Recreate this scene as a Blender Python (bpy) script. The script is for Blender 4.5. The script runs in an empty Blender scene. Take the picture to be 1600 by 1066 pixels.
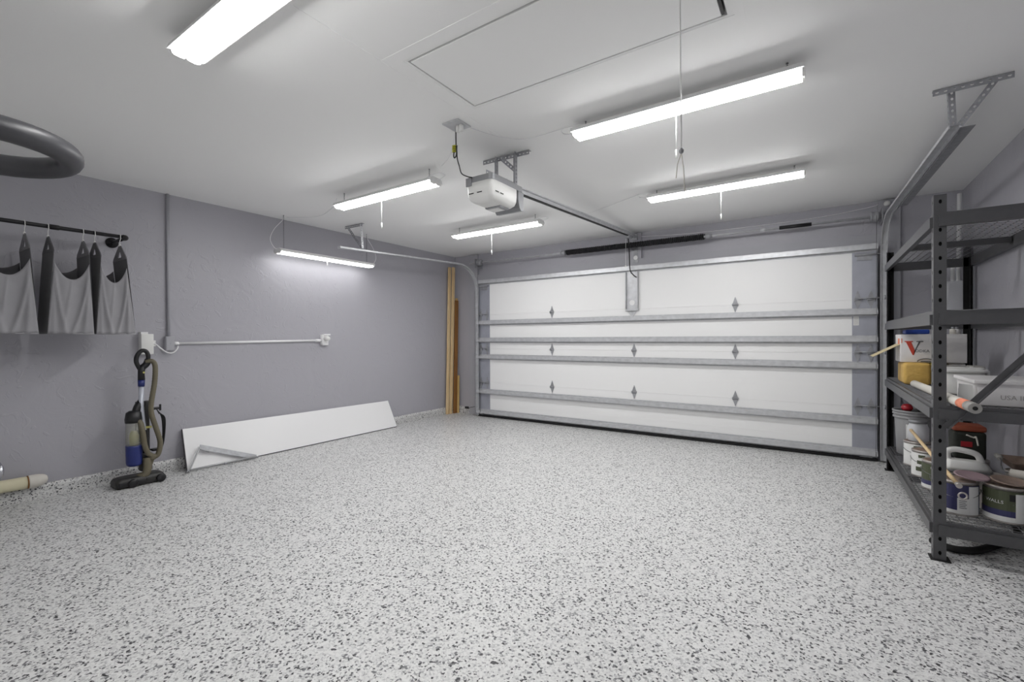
import bpy, bmesh, math, random
from math import sin, cos, pi, sqrt, atan2, radians
from mathutils import Vector, Matrix
random.seed(7)
SC = bpy.context.scene
COL = SC.collection

# ---------------------------------------------------------------- room sizes
XL, XR, YF, YB, ZC = -5.0575, 1.1256, 5.8635, -1.3, 2.591
YD = 5.7423            # inner face of the garage door
CAMZ = 1.2293

# ---------------------------------------------------------------- materials
def lin(c):
    return tuple(((v/255)/12.92 if v/255 <= .04045 else ((v/255+.055)/1.055)**2.4) for v in c)

def nt(name):
    m = bpy.data.materials.new(name); m.use_nodes = True
    t = m.node_tree; b = t.nodes['Principled BSDF']
    return m, t, b

def paint(name, rgb, rough=.5, metal=0, spec=.5, bump=0, bscale=60, bdist=.002, var=0, vscale=6, coat=0, trans=0, alpha=1, sheen=0, emis=0):
    m, t, b = nt(name)
    c = lin(rgb)
    b.inputs['Base Color'].default_value = (*c, 1)
    b.inputs['Roughness'].default_value = rough
    b.inputs['Metallic'].default_value = metal
    b.inputs['Specular IOR Level'].default_value = spec
    b.inputs['Coat Weight'].default_value = coat
    b.inputs['Transmission Weight'].default_value = trans
    b.inputs['Alpha'].default_value = alpha
    b.inputs['Sheen Weight'].default_value = sheen
    if emis:
        b.inputs['Emission Color'].default_value = (*c, 1); b.inputs['Emission Strength'].default_value = emis
    tc = t.nodes.new('ShaderNodeTexCoord')
    if var:
        n = t.nodes.new('ShaderNodeTexNoise'); n.inputs['Scale'].default_value = vscale; n.inputs['Detail'].default_value = 5
        r = t.nodes.new('ShaderNodeValToRGB')
        r.color_ramp.elements[0].position = .3; r.color_ramp.elements[1].position = .7
        r.color_ramp.elements[0].color = (*[v*(1-var) for v in c], 1); r.color_ramp.elements[1].color = (*[min(1, v*(1+var)) for v in c], 1)
        t.links.new(tc.outputs['Object'], n.inputs['Vector']); t.links.new(n.outputs['Fac'], r.inputs['Fac']); t.links.new(r.outputs['Color'], b.inputs['Base Color'])
    if bump:
        n = t.nodes.new('ShaderNodeTexNoise'); n.inputs['Scale'].default_value = bscale; n.inputs['Detail'].default_value = 4
        bp = t.nodes.new('ShaderNodeBump'); bp.inputs['Strength'].default_value = bump; bp.inputs['Distance'].default_value = bdist
        t.links.new(tc.outputs['Object'], n.inputs['Vector']); t.links.new(n.outputs['Fac'], bp.inputs['Height']); t.links.new(bp.outputs['Normal'], b.inputs['Normal'])
    return m

def wall_material():
    m, t, b = nt('grey_wall_paint')
    b.inputs['Base Color'].default_value = (*lin((170, 169, 176)), 1)
    b.inputs['Roughness'].default_value = .42
    tc = t.nodes.new('ShaderNodeTexCoord')
    # trowelled knock-down plaster: low broad swirls plus a few sharp ridges
    n1 = t.nodes.new('ShaderNodeTexNoise'); n1.inputs['Scale'].default_value = 3.2; n1.inputs['Detail'].default_value = 6; n1.inputs['Distortion'].default_value = 1.6
    n2 = t.nodes.new('ShaderNodeTexNoise'); n2.inputs['Scale'].default_value = 7.5; n2.inputs['Detail'].default_value = 3; n2.inputs['Distortion'].default_value = 2.2
    r = t.nodes.new('ShaderNodeValToRGB'); r.color_ramp.elements[0].position = .60; r.color_ramp.elements[1].position = .68
    mx = t.nodes.new('ShaderNodeMath'); mx.operation = 'MULTIPLY_ADD'; mx.inputs[1].default_value = .28
    bp = t.nodes.new('ShaderNodeBump'); bp.inputs['Strength'].default_value = .5; bp.inputs['Distance'].default_value = .012
    for n in (n1, n2): t.links.new(tc.outputs['Object'], n.inputs['Vector'])
    t.links.new(n2.outputs['Fac'], r.inputs['Fac']); t.links.new(r.outputs['Color'], mx.inputs[0]); t.links.new(n1.outputs['Fac'], mx.inputs[2])
    t.links.new(mx.outputs[0], bp.inputs['Height']); t.links.new(bp.outputs['Normal'], b.inputs['Normal'])
    return m

def flake_material():
    m, t, b = nt('epoxy_flake')
    tc = t.nodes.new('ShaderNodeTexCoord')
    wob = t.nodes.new('ShaderNodeTexNoise'); wob.inputs['Scale'].default_value = 90; wob.inputs['Detail'].default_value = 2
    add = t.nodes.new('ShaderNodeMixRGB'); add.blend_type = 'ADD'; add.inputs['Fac'].default_value = .011
    t.links.new(tc.outputs['Object'], wob.inputs['Vector']); t.links.new(tc.outputs['Object'], add.inputs[1]); t.links.new(wob.outputs['Color'], add.inputs[2])
    def chips(scale, stops):
        v = t.nodes.new('ShaderNodeTexVoronoi'); v.inputs['Scale'].default_value = scale; v.voronoi_dimensions = '3D'
        s = t.nodes.new('ShaderNodeSeparateColor'); r = t.nodes.new('ShaderNodeValToRGB'); r.color_ramp.interpolation = 'CONSTANT'
        els = r.color_ramp.elements
        while len(els) < len(stops): els.new(.5)
        for e, (p, g) in zip(els, stops):
            e.position = p; e.color = (*lin(g), 1)
        t.links.new(add.outputs[0], v.inputs['Vector']); t.links.new(v.outputs['Color'], s.inputs[0]); t.links.new(s.outputs[0], r.inputs['Fac'])
        return r
    base = chips(130, [(0, (217, 217, 216)), (.40, (208, 208, 207)), (.68, (197, 197, 197)), (.88, (178, 178, 179))])
    dark = chips(112, [(0, (255, 255, 255)), (.82, (190, 190, 192)), (.875, (140, 140, 144)), (.935, (72, 72, 76))])
    mul = t.nodes.new('ShaderNodeMixRGB'); mul.blend_type = 'MULTIPLY'; mul.inputs['Fac'].default_value = 1
    t.links.new(base.outputs[0], mul.inputs[1]); t.links.new(dark.outputs[0], mul.inputs[2]); t.links.new(mul.outputs[0], b.inputs['Base Color'])
    b.inputs['Roughness'].default_value = .38
    b.inputs['Specular IOR Level'].default_value = .35
    n = t.nodes.new('ShaderNodeTexNoise'); n.inputs['Scale'].default_value = 160
    bp = t.nodes.new('ShaderNodeBump'); bp.inputs['Strength'].default_value = .12; bp.inputs['Distance'].default_value = .002
    t.links.new(tc.outputs['Object'], n.inputs['Vector']); t.links.new(n.outputs['Fac'], bp.inputs['Height']); t.links.new(bp.outputs['Normal'], b.inputs['Normal'])
    return m

def wood_material(name, a, b2, scale=(60, 60, 3)):
    m, t, b = nt(name)
    tc = t.nodes.new('ShaderNodeTexCoord'); mp = t.nodes.new('ShaderNodeMapping'); mp.inputs['Scale'].default_value = scale
    n = t.nodes.new('ShaderNodeTexNoise'); n.inputs['Scale'].default_value = 1; n.inputs['Detail'].default_value = 6; n.inputs['Distortion'].default_value = .6
    r = t.nodes.new('ShaderNodeValToRGB'); r.color_ramp.elements[0].color = (*lin(a), 1); r.color_ramp.elements[1].color = (*lin(b2), 1)
    r.color_ramp.elements[0].position = .3; r.color_ramp.elements[1].position = .7
    t.links.new(tc.outputs['Object'], mp.inputs[0]); t.links.new(mp.outputs[0], n.inputs[0]); t.links.new(n.outputs['Fac'], r.inputs[0]); t.links.new(r.outputs[0], b.inputs['Base Color'])
    b.inputs['Roughness'].default_value = .6
    return m

def emission_material(name, rgb, strength):
    m, t, b = nt(name)
    b.inputs['Base Color'].default_value = (.9, .9, .9, 1)
    b.inputs['Emission Color'].default_value = (*rgb, 1); b.inputs['Emission Strength'].default_value = strength
    b.inputs['Roughness'].default_value = .4
    return m

MWALL = wall_material()
MFLAKE = flake_material()
MCEIL = paint('ceiling_paint', (246, 246, 245), .7, bump=.25, bscale=120, bdist=.001)
MTRIM = paint('grey_trim_paint', (168, 168, 174), .5, bump=.1, bscale=40)
MDOOR = paint('white_door_skin', (238, 238, 238), .45, bump=.05, bscale=25)
MGALV = paint('galvanised_steel', (196, 197, 200), .38, metal=.35, var=.10, vscale=18)
MGALVD = paint('dull_galvanised_steel', (158, 159, 163), .45, metal=.4, var=.14, vscale=25)
MSTILE = paint('zinc_door_stile', (166, 168, 178), .42, metal=.3, var=.06, vscale=9)
MBLACK = paint('black_rubber', (18, 18, 19), .6, var=.2, vscale=30)
MSPRING = paint('black_oiled_spring', (34, 34, 36), .4, metal=.4, var=.2)
MRACK = paint('charcoal_powder_coat', (74, 74, 76), .36, var=.05, vscale=30, bump=.1, bscale=300, bdist=.0005)
MHOLESHADE = paint('hole_shade', (10, 10, 10), .9)  # near-black tone that paints the shade inside the rack post slots
MWIRE = paint('zinc_wire', (120, 120, 122), .4, metal=.7)
MLENS = emission_material('lit_diffuser', (1, .995, .985), 34.0)
MLENSW = emission_material('dim_lit_diffuser', (1, .995, .985), 6.0)
MWHITEM = paint('white_enamel', (222, 222, 222), .4, var=.02)
MWHITEP = paint('white_plastic', (228, 228, 226), .35, var=.02)
MPVC = paint('white_conduit', (234, 234, 235), .4, var=.03)
MBLKCORD = paint('black_cord', (24, 24, 25), .5, var=.1)
MYEL = paint('yellow_green_tie', (170, 168, 40), .5, var=.1)
MOPGREY = paint('opener_grey', (140, 141, 144), .4, metal=.3, var=.04)
MPINE = wood_material('pale_pine', (214, 182, 132), (232, 208, 168))
MBROWN = wood_material('stained_board', (118, 78, 36), (150, 104, 54))
MBRASS = wood_material('yellow_pine', (196, 160, 92), (220, 190, 130))
MPANEL = paint('white_melamine', (234, 234, 235), .3, bump=.02)
MPANELE = paint('panel_edge_shade', (62, 61, 66), .6, var=.1)  # dark tone painted in for the shadow gap below the board
MBRK = paint('light_zinc', (178, 179, 181), .38, metal=.4, var=.05)
MFAB = paint('grey_nylon', (142, 141, 145), .6, sheen=.4, var=.05, vscale=8, bump=.15, bscale=400, bdist=.001)
MFABD = paint('dark_nylon', (74, 73, 77), .7, sheen=.2, var=.08, vscale=10)
MFABM = paint('mid_nylon', (104, 103, 107), .65, sheen=.2, var=.06)
MROD = paint('black_iron_pipe', (34, 33, 36), .45, metal=.3, var=.15)
MFOAM = paint('dark_foam', (58, 58, 62), .42, var=.06, bump=.05)
MFOIL = paint('aluminium_foil', (205, 206, 212), .22, metal=1, bump=.6, bscale=45, bdist=.01)
MCREAM = paint('cream_pipe', (206, 200, 172), .5, var=.05)
MCREAM2 = paint('off_white_sleeve', (208, 204, 196), .6, var=.03)
MVDARK = paint('vacuum_charcoal', (40, 39, 38), .45, var=.08)
MVBLACK = paint('vacuum_black', (22, 22, 25), .4, var=.1)
MVHOSE = paint('olive_hose', (104, 98, 80), .5, var=.06)
MVBLUE = paint('vacuum_blue', (36, 48, 112), .35, var=.05)
MVSILV = paint('vacuum_silver', (200, 204, 214), .3, metal=.3, var=.03)
MVCLEAR = paint('smoky_clear_bin', (176, 176, 168), .15, alpha=.45)
MVYEL = paint('yellow_filter', (190, 186, 110), .6, var=.08)
MCLEAR = paint('cloudy_plastic', (224, 225, 230), .3, alpha=.62, bump=.5, bscale=20, bdist=.01)
MCARD = paint('white_carton', (214, 212, 212), .6, var=.03)
MKRAFT = paint('kraft_card', (196, 182, 146), .7, var=.05)
MTAN = paint('tan_wrap', (196, 160, 84), .55, var=.12, vscale=14, bump=.6, bscale=22, bdist=.01)
MYPAPER = paint('yellow_paper', (208, 190, 84), .6, var=.06)
MRED = paint('red_print', (190, 66, 48), .5, var=.03)
MGREYPR = paint('grey_print', (96, 96, 98), .5, var=.03)
MBLUE = paint('blue_plastic', (36, 70, 160), .4, var=.05)
MREDB = paint('glossy_red', (170, 38, 48), .25, var=.05)
MBUCK = paint('grey_bucket', (148, 148, 150), .4, var=.03)
MLABEL = paint('white_label', (224, 224, 222), .5, var=.02)
MCANM = paint('tin_metal', (178, 172, 168), .35, metal=.6, var=.15, vscale=22)
MGREEN = paint('olive_green_label', (74, 80, 58), .45, var=.05)
MNAVY = paint('navy_label', (52, 52, 92), .45, var=.05)
MORANGE = paint('rust_orange', (150, 74, 50), .6, var=.08)
MDKGREEN = paint('dark_green_cloth', (40, 44, 38), .7, var=.1)
MPEACH = paint('orange_label', (222, 134, 104), .6, var=.1)
MROLL = paint('grey_tape', (150, 148, 144), .5, var=.08)
MDRIED = paint('dried_paint_lid', (152, 132, 120), .5, var=.22, vscale=20)
MPINKD = paint('mauve_paint', (150, 128, 134), .5, var=.1)

# ---------------------------------------------------------------- mesh builder
def V(*a): return Vector(a[0]) if len(a) == 1 else Vector(a)

class MB:
    def __init__(s): s.v, s.f, s.m, s.sm = [], [], [], []
    def add(s, vs, fs, mi=0, smooth=False):
        o = len(s.v); s.v += [Vector(p) for p in vs]
        for f in fs: s.f.append([i+o for i in f]); s.m.append(mi); s.sm.append(smooth)
        return s
    def box(s, x0, x1, y0, y1, z0, z1, mi=0, bev=0):
        if bev:
            bm = bmesh.new(); bmesh.ops.create_cube(bm, size=1)
            for v in bm.verts: v.co = Vector(((x0+x1)/2+v.co.x*(x1-x0), (y0+y1)/2+v.co.y*(y1-y0), (z0+z1)/2+v.co.z*(z1-z0)))
            bmesh.ops.bevel(bm, geom=list(bm.edges), offset=bev, segments=3, affect='EDGES', profile=.5)
            bm.verts.index_update()
            s.add([v.co.copy() for v in bm.verts], [[v.index for v in f.verts] for f in bm.faces], mi, True); bm.free(); return s
        vs = [(x, y, z) for x in (x0, x1) for y in (y0, y1) for z in (z0, z1)]
        return s.add(vs, [(0, 1, 3, 2), (4, 6, 7, 5), (0, 4, 5, 1), (2, 3, 7, 6), (0, 2, 6, 4), (1, 5, 7, 3)], mi)
    def frame(s, p0, p1, up):
        p0, p1 = V(p0), V(p1); d = (p1-p0).normalized(); u = V(up); side = d.cross(u)
        if side.length < 1e-5: side = d.cross(Vector((1, 0, 0)))
        side.normalize(); u = side.cross(d).normalized()
        return p0, p1, d, side, u
    def bar(s, p0, p1, w, h, up=(0, 0, 1), mi=0):
        p0, p1, d, sd, u = s.frame(p0, p1, up)
        vs = [p+sd*(a*w/2)+u*(b*h/2) for p in (p0, p1) for a, b in ((-1, -1), (1, -1), (1, 1), (-1, 1))]
        return s.add(vs, [(0, 1, 2, 3), (7, 6, 5, 4), (0, 4, 5, 1), (1, 5, 6, 2), (2, 6, 7, 3), (3, 7, 4, 0)], mi)
    def extrude(s, poly, p0, p1, up=(0, 0, 1), mi=0, smooth=False, closed=True):
        """sweep a 2-D outline (side, up) from p0 to p1; closed outlines get end caps"""
        p0, p1, d, sd, u = s.frame(p0, p1, up); n = len(poly)
        vs = [p+sd*a+u*b for p in (p0, p1) for a, b in poly]
        fs = [(i, (i+1) % n, n+(i+1) % n, n+i) for i in range(n if closed else n-1)]
        s.add(vs, fs, mi, smooth)
        if closed: s.add(vs, [list(range(n))[::-1], list(range(n, 2*n))], mi)
        return s
    def sweep(s, poly, pts, side, mi=0, smooth=False):
        """sweep an outline along a planar path whose plane has the normal 'side'"""
        pts = [V(p) for p in pts]; sd = V(side).normalized(); n = len(poly); vs = []
        for i, p in enumerate(pts):
            d = (pts[min(i+1, len(pts)-1)]-pts[max(i-1, 0)]).normalized(); u = sd.cross(d).normalized()
            vs += [p+sd*a+u*b for a, b in poly]
        fs = [(k*n+i, k*n+(i+1) % n, (k+1)*n+(i+1) % n, (k+1)*n+i) for k in range(len(pts)-1) for i in range(n)]
        s.add(vs, fs, mi, smooth); L = (len(pts)-1)*n
        return s.add(vs, [list(range(n))[::-1], list(range(L, L+n))], mi)
    def tube(s, pts, r, seg=10, mi=0, cap=True, smooth=True):
        pts = [V(p) for p in pts]; n = len(pts); rr = r if isinstance(r, (list, tuple)) else [r]*n
        d = (pts[1]-pts[0]).normalized(); a = d.cross(Vector((0, 0, 1)))
        if a.length < 1e-3: a = d.cross(Vector((1, 0, 0)))
        a.normalize(); vs = []
        for i, p in enumerate(pts):
            d = (pts[min(i+1, n-1)]-pts[max(i-1, 0)]).normalized()
            a = (a-d*a.dot(d)).normalized(); b = d.cross(a)
            vs += [p+(a*cos(2*pi*k/seg)+b*sin(2*pi*k/seg))*rr[i] for k in range(seg)]
        fs = [(i*seg+k, i*seg+(k+1) % seg, (i+1)*seg+(k+1) % seg, (i+1)*seg+k) for i in range(n-1) for k in range(seg)]
        s.add(vs, fs, mi, smooth)
        if cap: s.add(vs, [list(range(seg))[::-1], list(range((n-1)*seg, n*seg))], mi)
        return s
    def cyl(s, p0, p1, r0, r1=None, seg=24, mi=0): return s.tube([p0, p1], [r0, r0 if r1 is None else r1], seg, mi)
    def lathe(s, prof, c, seg=32, mi=0, smooth=True, axis='z', cap=True):
        c = V(c); vs = []
        for r, h in prof:
            for k in range(seg):
                a = 2*pi*k/seg; p = (r*cos(a), r*sin(a), h)
                if axis == 'x': p = (h, p[0], p[1])
                if axis == 'y': p = (p[0], h, p[1])
                vs.append(c+Vector(p))
        n = len(prof)
        s.add(vs, [(i*seg+k, i*seg+(k+1) % seg, (i+1)*seg+(k+1) % seg, (i+1)*seg+k) for i in range(n-1) for k in range(seg)], mi, smooth)
        if cap: s.add(vs, [list(range(seg))[::-1], list(range((n-1)*seg, n*seg))], mi)
        return s
    def patch(s, c, r, a0, a1, z0, z1, n=14, mi=0, th=.0012, r2=None):
        """a label wrapped round part of an upright can"""
        vs = []
        for k in range(n+1):
            a = a0+(a1-a0)*k/n
            for z, rr in ((z0, r), (z1, r if r2 is None else r2)):
                for q in (rr, rr+th): vs.append((c[0]+q*cos(a), c[1]+q*sin(a), z))
        fs = []
        for k in range(n):
            o = 4*k; fs += [(o+1, o+5, o+7, o+3), (o, o+2, o+6, o+4), (o+2, o+3, o+7, o+6), (o, o+4, o+5, o+1)]
        fs += [(0, 1, 3, 2), (4*n, 4*n+2, 4*n+3, 4*n+1)]
        return s.add(vs, fs, mi)
    def plate(s, p0, p1, w, nrm, th, pitch, hw, hl, mi=0, off=0):
        """flat strip from p0 to p1 with a row of real slots cut through it"""
        p0, p1, d, sd, u = s.frame(p0, p1, nrm); L = (p1-p0).length; n = max(1, round(L/pitch)); q = L/n
        for i in range(n):
            c = p0+d*(q*(i+.5))
            O = [(-q/2, -w/2), (0, -w/2), (q/2, -w/2), (q/2, 0), (q/2, w/2), (0, w/2), (-q/2, w/2), (-q/2, 0)]
            I = [(-hl*.7, -hw*.7), (0, -hw), (hl*.7, -hw*.7), (hl, 0), (hl*.7, hw*.7), (0, hw), (-hl*.7, hw*.7), (-hl, 0)]
            vs = [c+d*a+sd*(b+off)+u*t for t in (-th/2, th/2) for P in (O, I) for a, b in P]
            fs = []
            for k in range(8):
                j = (k+1) % 8
                fs += [(k, 8+k, 8+j, j), (16+k, 16+j, 24+j, 24+k), (8+k, 24+k, 24+j, 8+j)]
                if k in (0, 1, 4, 5) or (i == 0 and k in (6, 7)) or (i == n-1 and k in (2, 3)): fs.append((k, j, 16+j, 16+k))
            s.add(vs, fs, mi)
        return s
    def mesh(s, loc):
        me = bpy.data.meshes.new('m'); me.from_pydata([tuple(p-loc) for p in s.v], [], s.f)
        for p, mi, sm in zip(me.polygons, s.m, s.sm): p.material_index = mi; p.use_smooth = sm
        bm = bmesh.new(); bm.from_mesh(me); bmesh.ops.remove_doubles(bm, verts=bm.verts, dist=1e-5); bmesh.ops.recalc_face_normals(bm, faces=bm.faces); bm.to_mesh(me); bm.free()
        return me
    def build(s, name, mats, parent=None, label=None):
        if not isinstance(mats, (list, tuple)): mats = [mats]
        if parent is None:
            xs = [p.x for p in s.v]; ys = [p.y for p in s.v]; loc = Vector(((min(xs)+max(xs))/2, (min(ys)+max(ys))/2, min(p.z for p in s.v)))
        else:
            loc = Vector(parent['base'])
        o = bpy.data.objects.new(name, s.mesh(loc)); o.data.name = name
        for m in mats: o.data.materials.append(m)
        COL.objects.link(o)
        if parent is None: o.location = loc
        else: o.parent = parent
        o['base'] = tuple(loc)
        if label: o['label'] = label
        return o

def tag(o, label, cat, group=None):
    o['label'] = label; o['category'] = cat
    if group: o['group'] = group
    return o
def thing(name, loc, label, cat, group=None):
    o = bpy.data.objects.new(name, None); COL.objects.link(o); o.location = loc; o['base'] = tuple(loc); o.empty_display_size = .1
    return tag(o, label, cat, group)
def struct(mb, name, mats):
    o = mb.build(name, mats); o['kind'] = 'structure'; return o
def part(o, name, mats, mb, label=None): return mb.build(name, mats, o, label)

def arc(c, r, a0, a1, n, ax1, ax2):
    c, ax1, ax2 = V(c), V(ax1), V(ax2)
    return [c+ax1*(r*cos(a0+(a1-a0)*k/n))+ax2*(r*sin(a0+(a1-a0)*k/n)) for k in range(n+1)]
def smoothpath(pts, n=8):
    P = [V(p) for p in pts]; out = []
    for i in range(len(P)-1):
        a, b, c, d = P[max(i-1, 0)], P[i], P[i+1], P[min(i+2, len(P)-1)]
        for k in range(n):
            t = k/n; out.append(.5*((2*b)+(c-a)*t+(2*a-5*b+4*c-d)*t*t+(3*b-a-3*c+d)*t**3))
    return out+[P[-1]]
def text2d(s, size):
    cu = bpy.data.curves.new('t', 'FONT'); cu.body = s; cu.size = size; cu.resolution_u = 2
    o = bpy.data.objects.new('t', cu); COL.objects.link(o)
    dg = bpy.context.evaluated_depsgraph_get(); me = bpy.data.meshes.new_from_object(o.evaluated_get(dg))
    vs = [(v.co.x, v.co.y) for v in me.vertices]; fs = [list(p.vertices) for p in me.polygons]
    bpy.data.objects.remove(o); bpy.data.curves.remove(cu); bpy.data.meshes.remove(me)
    return vs, fs

# ================================================================ THE SETTING
HX0, HX1, HY0, HY1 = -1.673, -.315, 1.592, 2.120          # attic hatch opening
mb = MB(); mb.box(XL-.2, XR+.2, YB-.2, YF+.45, -.12, 0); struct(mb, 'floor', MFLAKE)
mb = MB()
for b in ((XL-.2, HX0, YB-.2, YF+.45), (HX1, XR+.2, YB-.2, YF+.45), (HX0, HX1, YB-.2, HY0), (HX0, HX1, HY1, YF+.45)): mb.box(*b, ZC, ZC+.15)
struct(mb, 'ceiling', MCEIL)
mb = MB(); mb.box(XL-.2, XL, YB-.2, YF+.45, 0, ZC); struct(mb, 'wall_left', MWALL)
mb = MB(); mb.box(XR, XR+.2, YB-.2, YF+.45, 0, ZC); struct(mb, 'wall_right', MWALL)
mb = MB(); mb.box(XL, XR, YB-.2, YB, 0, ZC); struct(mb, 'wall_back', MCEIL)  # unseen wall, coloured white to bounce extra light onto the ceiling
mb = MB()
mb.box(XL, -4.40, YF, YF+.2, 0, ZC); mb.box(.40, XR, YF, YF+.2, 0, ZC); mb.box(-4.40, .40, YF, YF+.2, 2.07, ZC)
mb.box(-4.6, .6, YF+.2, YF+.25, 0, ZC)
struct(mb, 'wall_front', MWALL)
def curb(poly, a, b, name):
    m = MB(); m.extrude(poly, a, b); struct(m, name, MFLAKE)
cp = [(0, 0), (.03, 0), (.03, .085), (.018, .107), (0, .107)]
curb([(-a, b) for a, b in cp][::-1], (XL, YF, 0), (XL, YB, 0), 'baseboard_left')
curb(cp, (XR, YB, 0), (XR, YF, 0), 'baseboard_right') if False else curb([(-a, b) for a, b in cp][::-1], (XR, YB, 0), (XR, YF, 0), 'baseboard_right')
curb([(a, b) for a, b in cp], (XL+.03, YF, 0), (-4.74, YF, 0), 'baseboard_front')
# painted boards round the door opening
mb = MB(); mb.box(-4.735, -4.555, YF-.04, YF, 0, 2.585); struct(mb, 'trim_1', MTRIM)
mb = MB(); mb.box(.50, .675, YF-.04, YF, 0, 2.585); struct(mb, 'trim_2', MTRIM)
mb = MB(); mb.box(-4.555, .50, YF-.035, YF, 2.06, 2.255); struct(mb, 'trim_3', MTRIM)
mb = MB(); mb.box(-2.02, -1.885, YF-.04, YF, 2.255, 2.585); struct(mb, 'trim_4', MTRIM)
# casing round the attic hatch and the taped seam beside it
mb = MB(); c = .012
for b in ((-1.775, HX0-.014, 1.512, 2.195), (HX1+.026, -.253, 1.512, 2.195), (HX0-.014, HX1+.026, 1.512, HY0-.014), (HX0-.014, HX1+.026, HY1+.014, 2.195)):
    mb.box(*b, ZC-.0015, ZC)
struct(mb, 'trim_5', MCEIL)
mb = MB(); mb.box(-1.784, -1.775, .6, 2.5, ZC-.0025, ZC); struct(mb, 'trim_6', MCEIL)

# ================================================================ ATTIC HATCH
t = thing('attic_hatch', (-.99, 1.856, ZC), 'white attic hatch panel set into the ceiling with a dark gap around it', 'hatch')
mb = MB(); mb.box(HX0+.011, HX1-.022, HY0+.011, HY1-.012, ZC-.002, ZC+.02); part(t, 'panel', MCEIL, mb)
mb = MB(); mb.box(HX1-.019, HX1-.008, HY0+.02, HY1-.02, ZC-.006, ZC+.02); part(t, 'edge_strip', MBLACK, mb, 'black strip along one short edge')
t = thing('pull_cord', (-.42, 1.75, ZC), 'long thin white cord hanging from the attic hatch, knotted near its end', 'cord')
mb = MB(); mb.tube([(-.42, 1.75, ZC-.002), (-.418, 1.75, 2.2), (-.416, 1.75, 1.93)], .0026, 6); part(t, 'cord', MWHITEP, mb)
mb = MB(); mb.lathe([(.002, 0), (.008, .006), (.009, .014), (.004, .022)], (-.416, 1.75, 1.905), 12); part(t, 'knot', MOPGREY, mb, 'grey knot')
mb = MB(); mb.tube([(-.416, 1.75, 1.91), (-.43, 1.75, 1.87), (-.435, 1.75, 1.82)], .0018, 6); mb.tube([(-.416, 1.75, 1.91), (-.408, 1.75, 1.85), (-.404, 1.75, 1.755)], .0022, 6)
part(t, 'tassel', MCREAM2, mb, 'loose cream strands')

# ================================================================ SHOP LIGHTS
def shop_light(loc, label, L=1.235, along_y=False, drop=None, pull=.25, pullpos=.5, loops='l', lens_mat=MLENS):
    """local frame: long axis x, lens underside at loc.z"""
    t = thing('shop_light', loc, label, 'ceiling light', 'strip shop lights under the ceiling')
    x, y, z = loc; a, b = x-L/2, x+L/2
    hs = [(-.074, .019), (.074, .019), (.066, .044), (.050, .052), (.036, .056), (-.036, .056), (-.050, .052), (-.066, .044)]
    mb = MB(); mb.extrude(hs, (a, y, z), (b, y, z)); part(t, 'housing', MWHITEM, mb)
    def lobe(cy):
        return [(cy+.029*(1 if cos(q) >= 0 else -1)*abs(cos(q))**.7, .019-.020*sin(q)**.7) for q in [pi*k/12 for k in range(13)]]
    lens = lobe(.029)+lobe(-.029)
    mb = MB(); mb.extrude(lens, (a+.012, y, z), (b-.012, y, z)); part(t, 'diffuser', lens_mat, mb, 'lit white diffuser')
    for e in (a, b-.012):
        mb = MB(); mb.extrude([(p[0]*1.03, p[1]*1.0) for p in lens]+[], (e, y, z), (e+.012, y, z)); part(t, 'end_cap', MWHITEP, mb)
    top = ZC-z if drop is None else drop
    for e in (a+.075, b-.075):
        mb = MB()
        if top-.054 < .012:
            mb.box(e-.02, e+.02, y-.015, y+.015, z+.05, z+top)
        else:
            n = max(2, round((top-.054)/.016)); h = (top-.054)/n
            for k in range(n):
                p = Vector((e, y, z+.054+h*(k+.5))); v = [p+Vector((0, 0, h*.62*cos(q)))+(Vector((h*.3*sin(q), 0, 0)) if k % 2 else Vector((0, h*.3*sin(q), 0))) for q in [2*pi*j/8 for j in range(9)]]
                mb.tube(v, .0014, 5, cap=False)
            mb.lathe([(.001, 0), (.006, 0), (.006, .004), (.001, .006)], (e, y, z+top-.006), 8)
        part(t, 'chain', MWIRE, mb)
    if pull:
        px = a+L*pullpos
        mb = MB(); mb.tube([(px, y+.03, z+.004), (px, y+.03, z-pull+.05)], .0022, 6); mb.cyl((px, y+.03, z-pull+.05), (px, y+.03, z-pull), .0042, .0048, 8)
        part(t, 'pull_chain', MWHITEP, mb, 'thin white pull chain')
    for q in loops:
        e, sg = (a, 1) if q == 'l' else (b, -1)
        mb = MB()
        if top > .2:
            pts = [(e+sg*.03, y, z+.04), (e-sg*.03, y, z+.055), (e-sg*.075, y, z+top*.33), (e-sg*.03, y, z+top*.6), (e+sg*.06, y, z+top*.86), (e+sg*.078, y, z+top-.006)]
        else:
            pts = [(e+sg*.10, y-.02, z+.056), (e+sg*.02, y-.05, z+.06), (e-sg*.07, y-.04, z+.065), (e-sg*.085, y+.01, z+.06), (e-sg*.015, y+.02, z+.045), (e+sg*.02, y, z+.042)]
        mb.tube(smoothpath(pts, 6), .0032, 6); part(t, 'power_cord', MPVC, mb)
    if along_y: t.rotation_euler.z = pi/2
    return t
shop_light((-1.775, .915, 2.5), 'white strip light flush on the ceiling, cut off by the top edge of the photo', drop=.091, pull=0, loops='')
shop_light((-.667, 2.655, 2.497), 'lit strip light on chains crossed by the attic hatch cord, nearest the hatch', pullpos=.5, loops='l')
shop_light((-.693, 4.270, 2.497), 'lit strip light on chains near the garage door, right of the opener rail', pullpos=.5, loops='l')
shop_light((-3.130, 2.690, 2.452), 'lit strip light left of the garage door opener, with a short pull chain', pullpos=.45, loops='r')
shop_light((-3.120, 4.330, 2.470), 'lit strip light near the garage door, left of the opener rail', pullpos=.44, loops='r')
shop_light((-4.87, 3.345, 2.165), 'lit strip light hung low on chains along the left wall', L=1.26, along_y=True, pull=.05, loops='lr', lens_mat=MLENSW)

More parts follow.
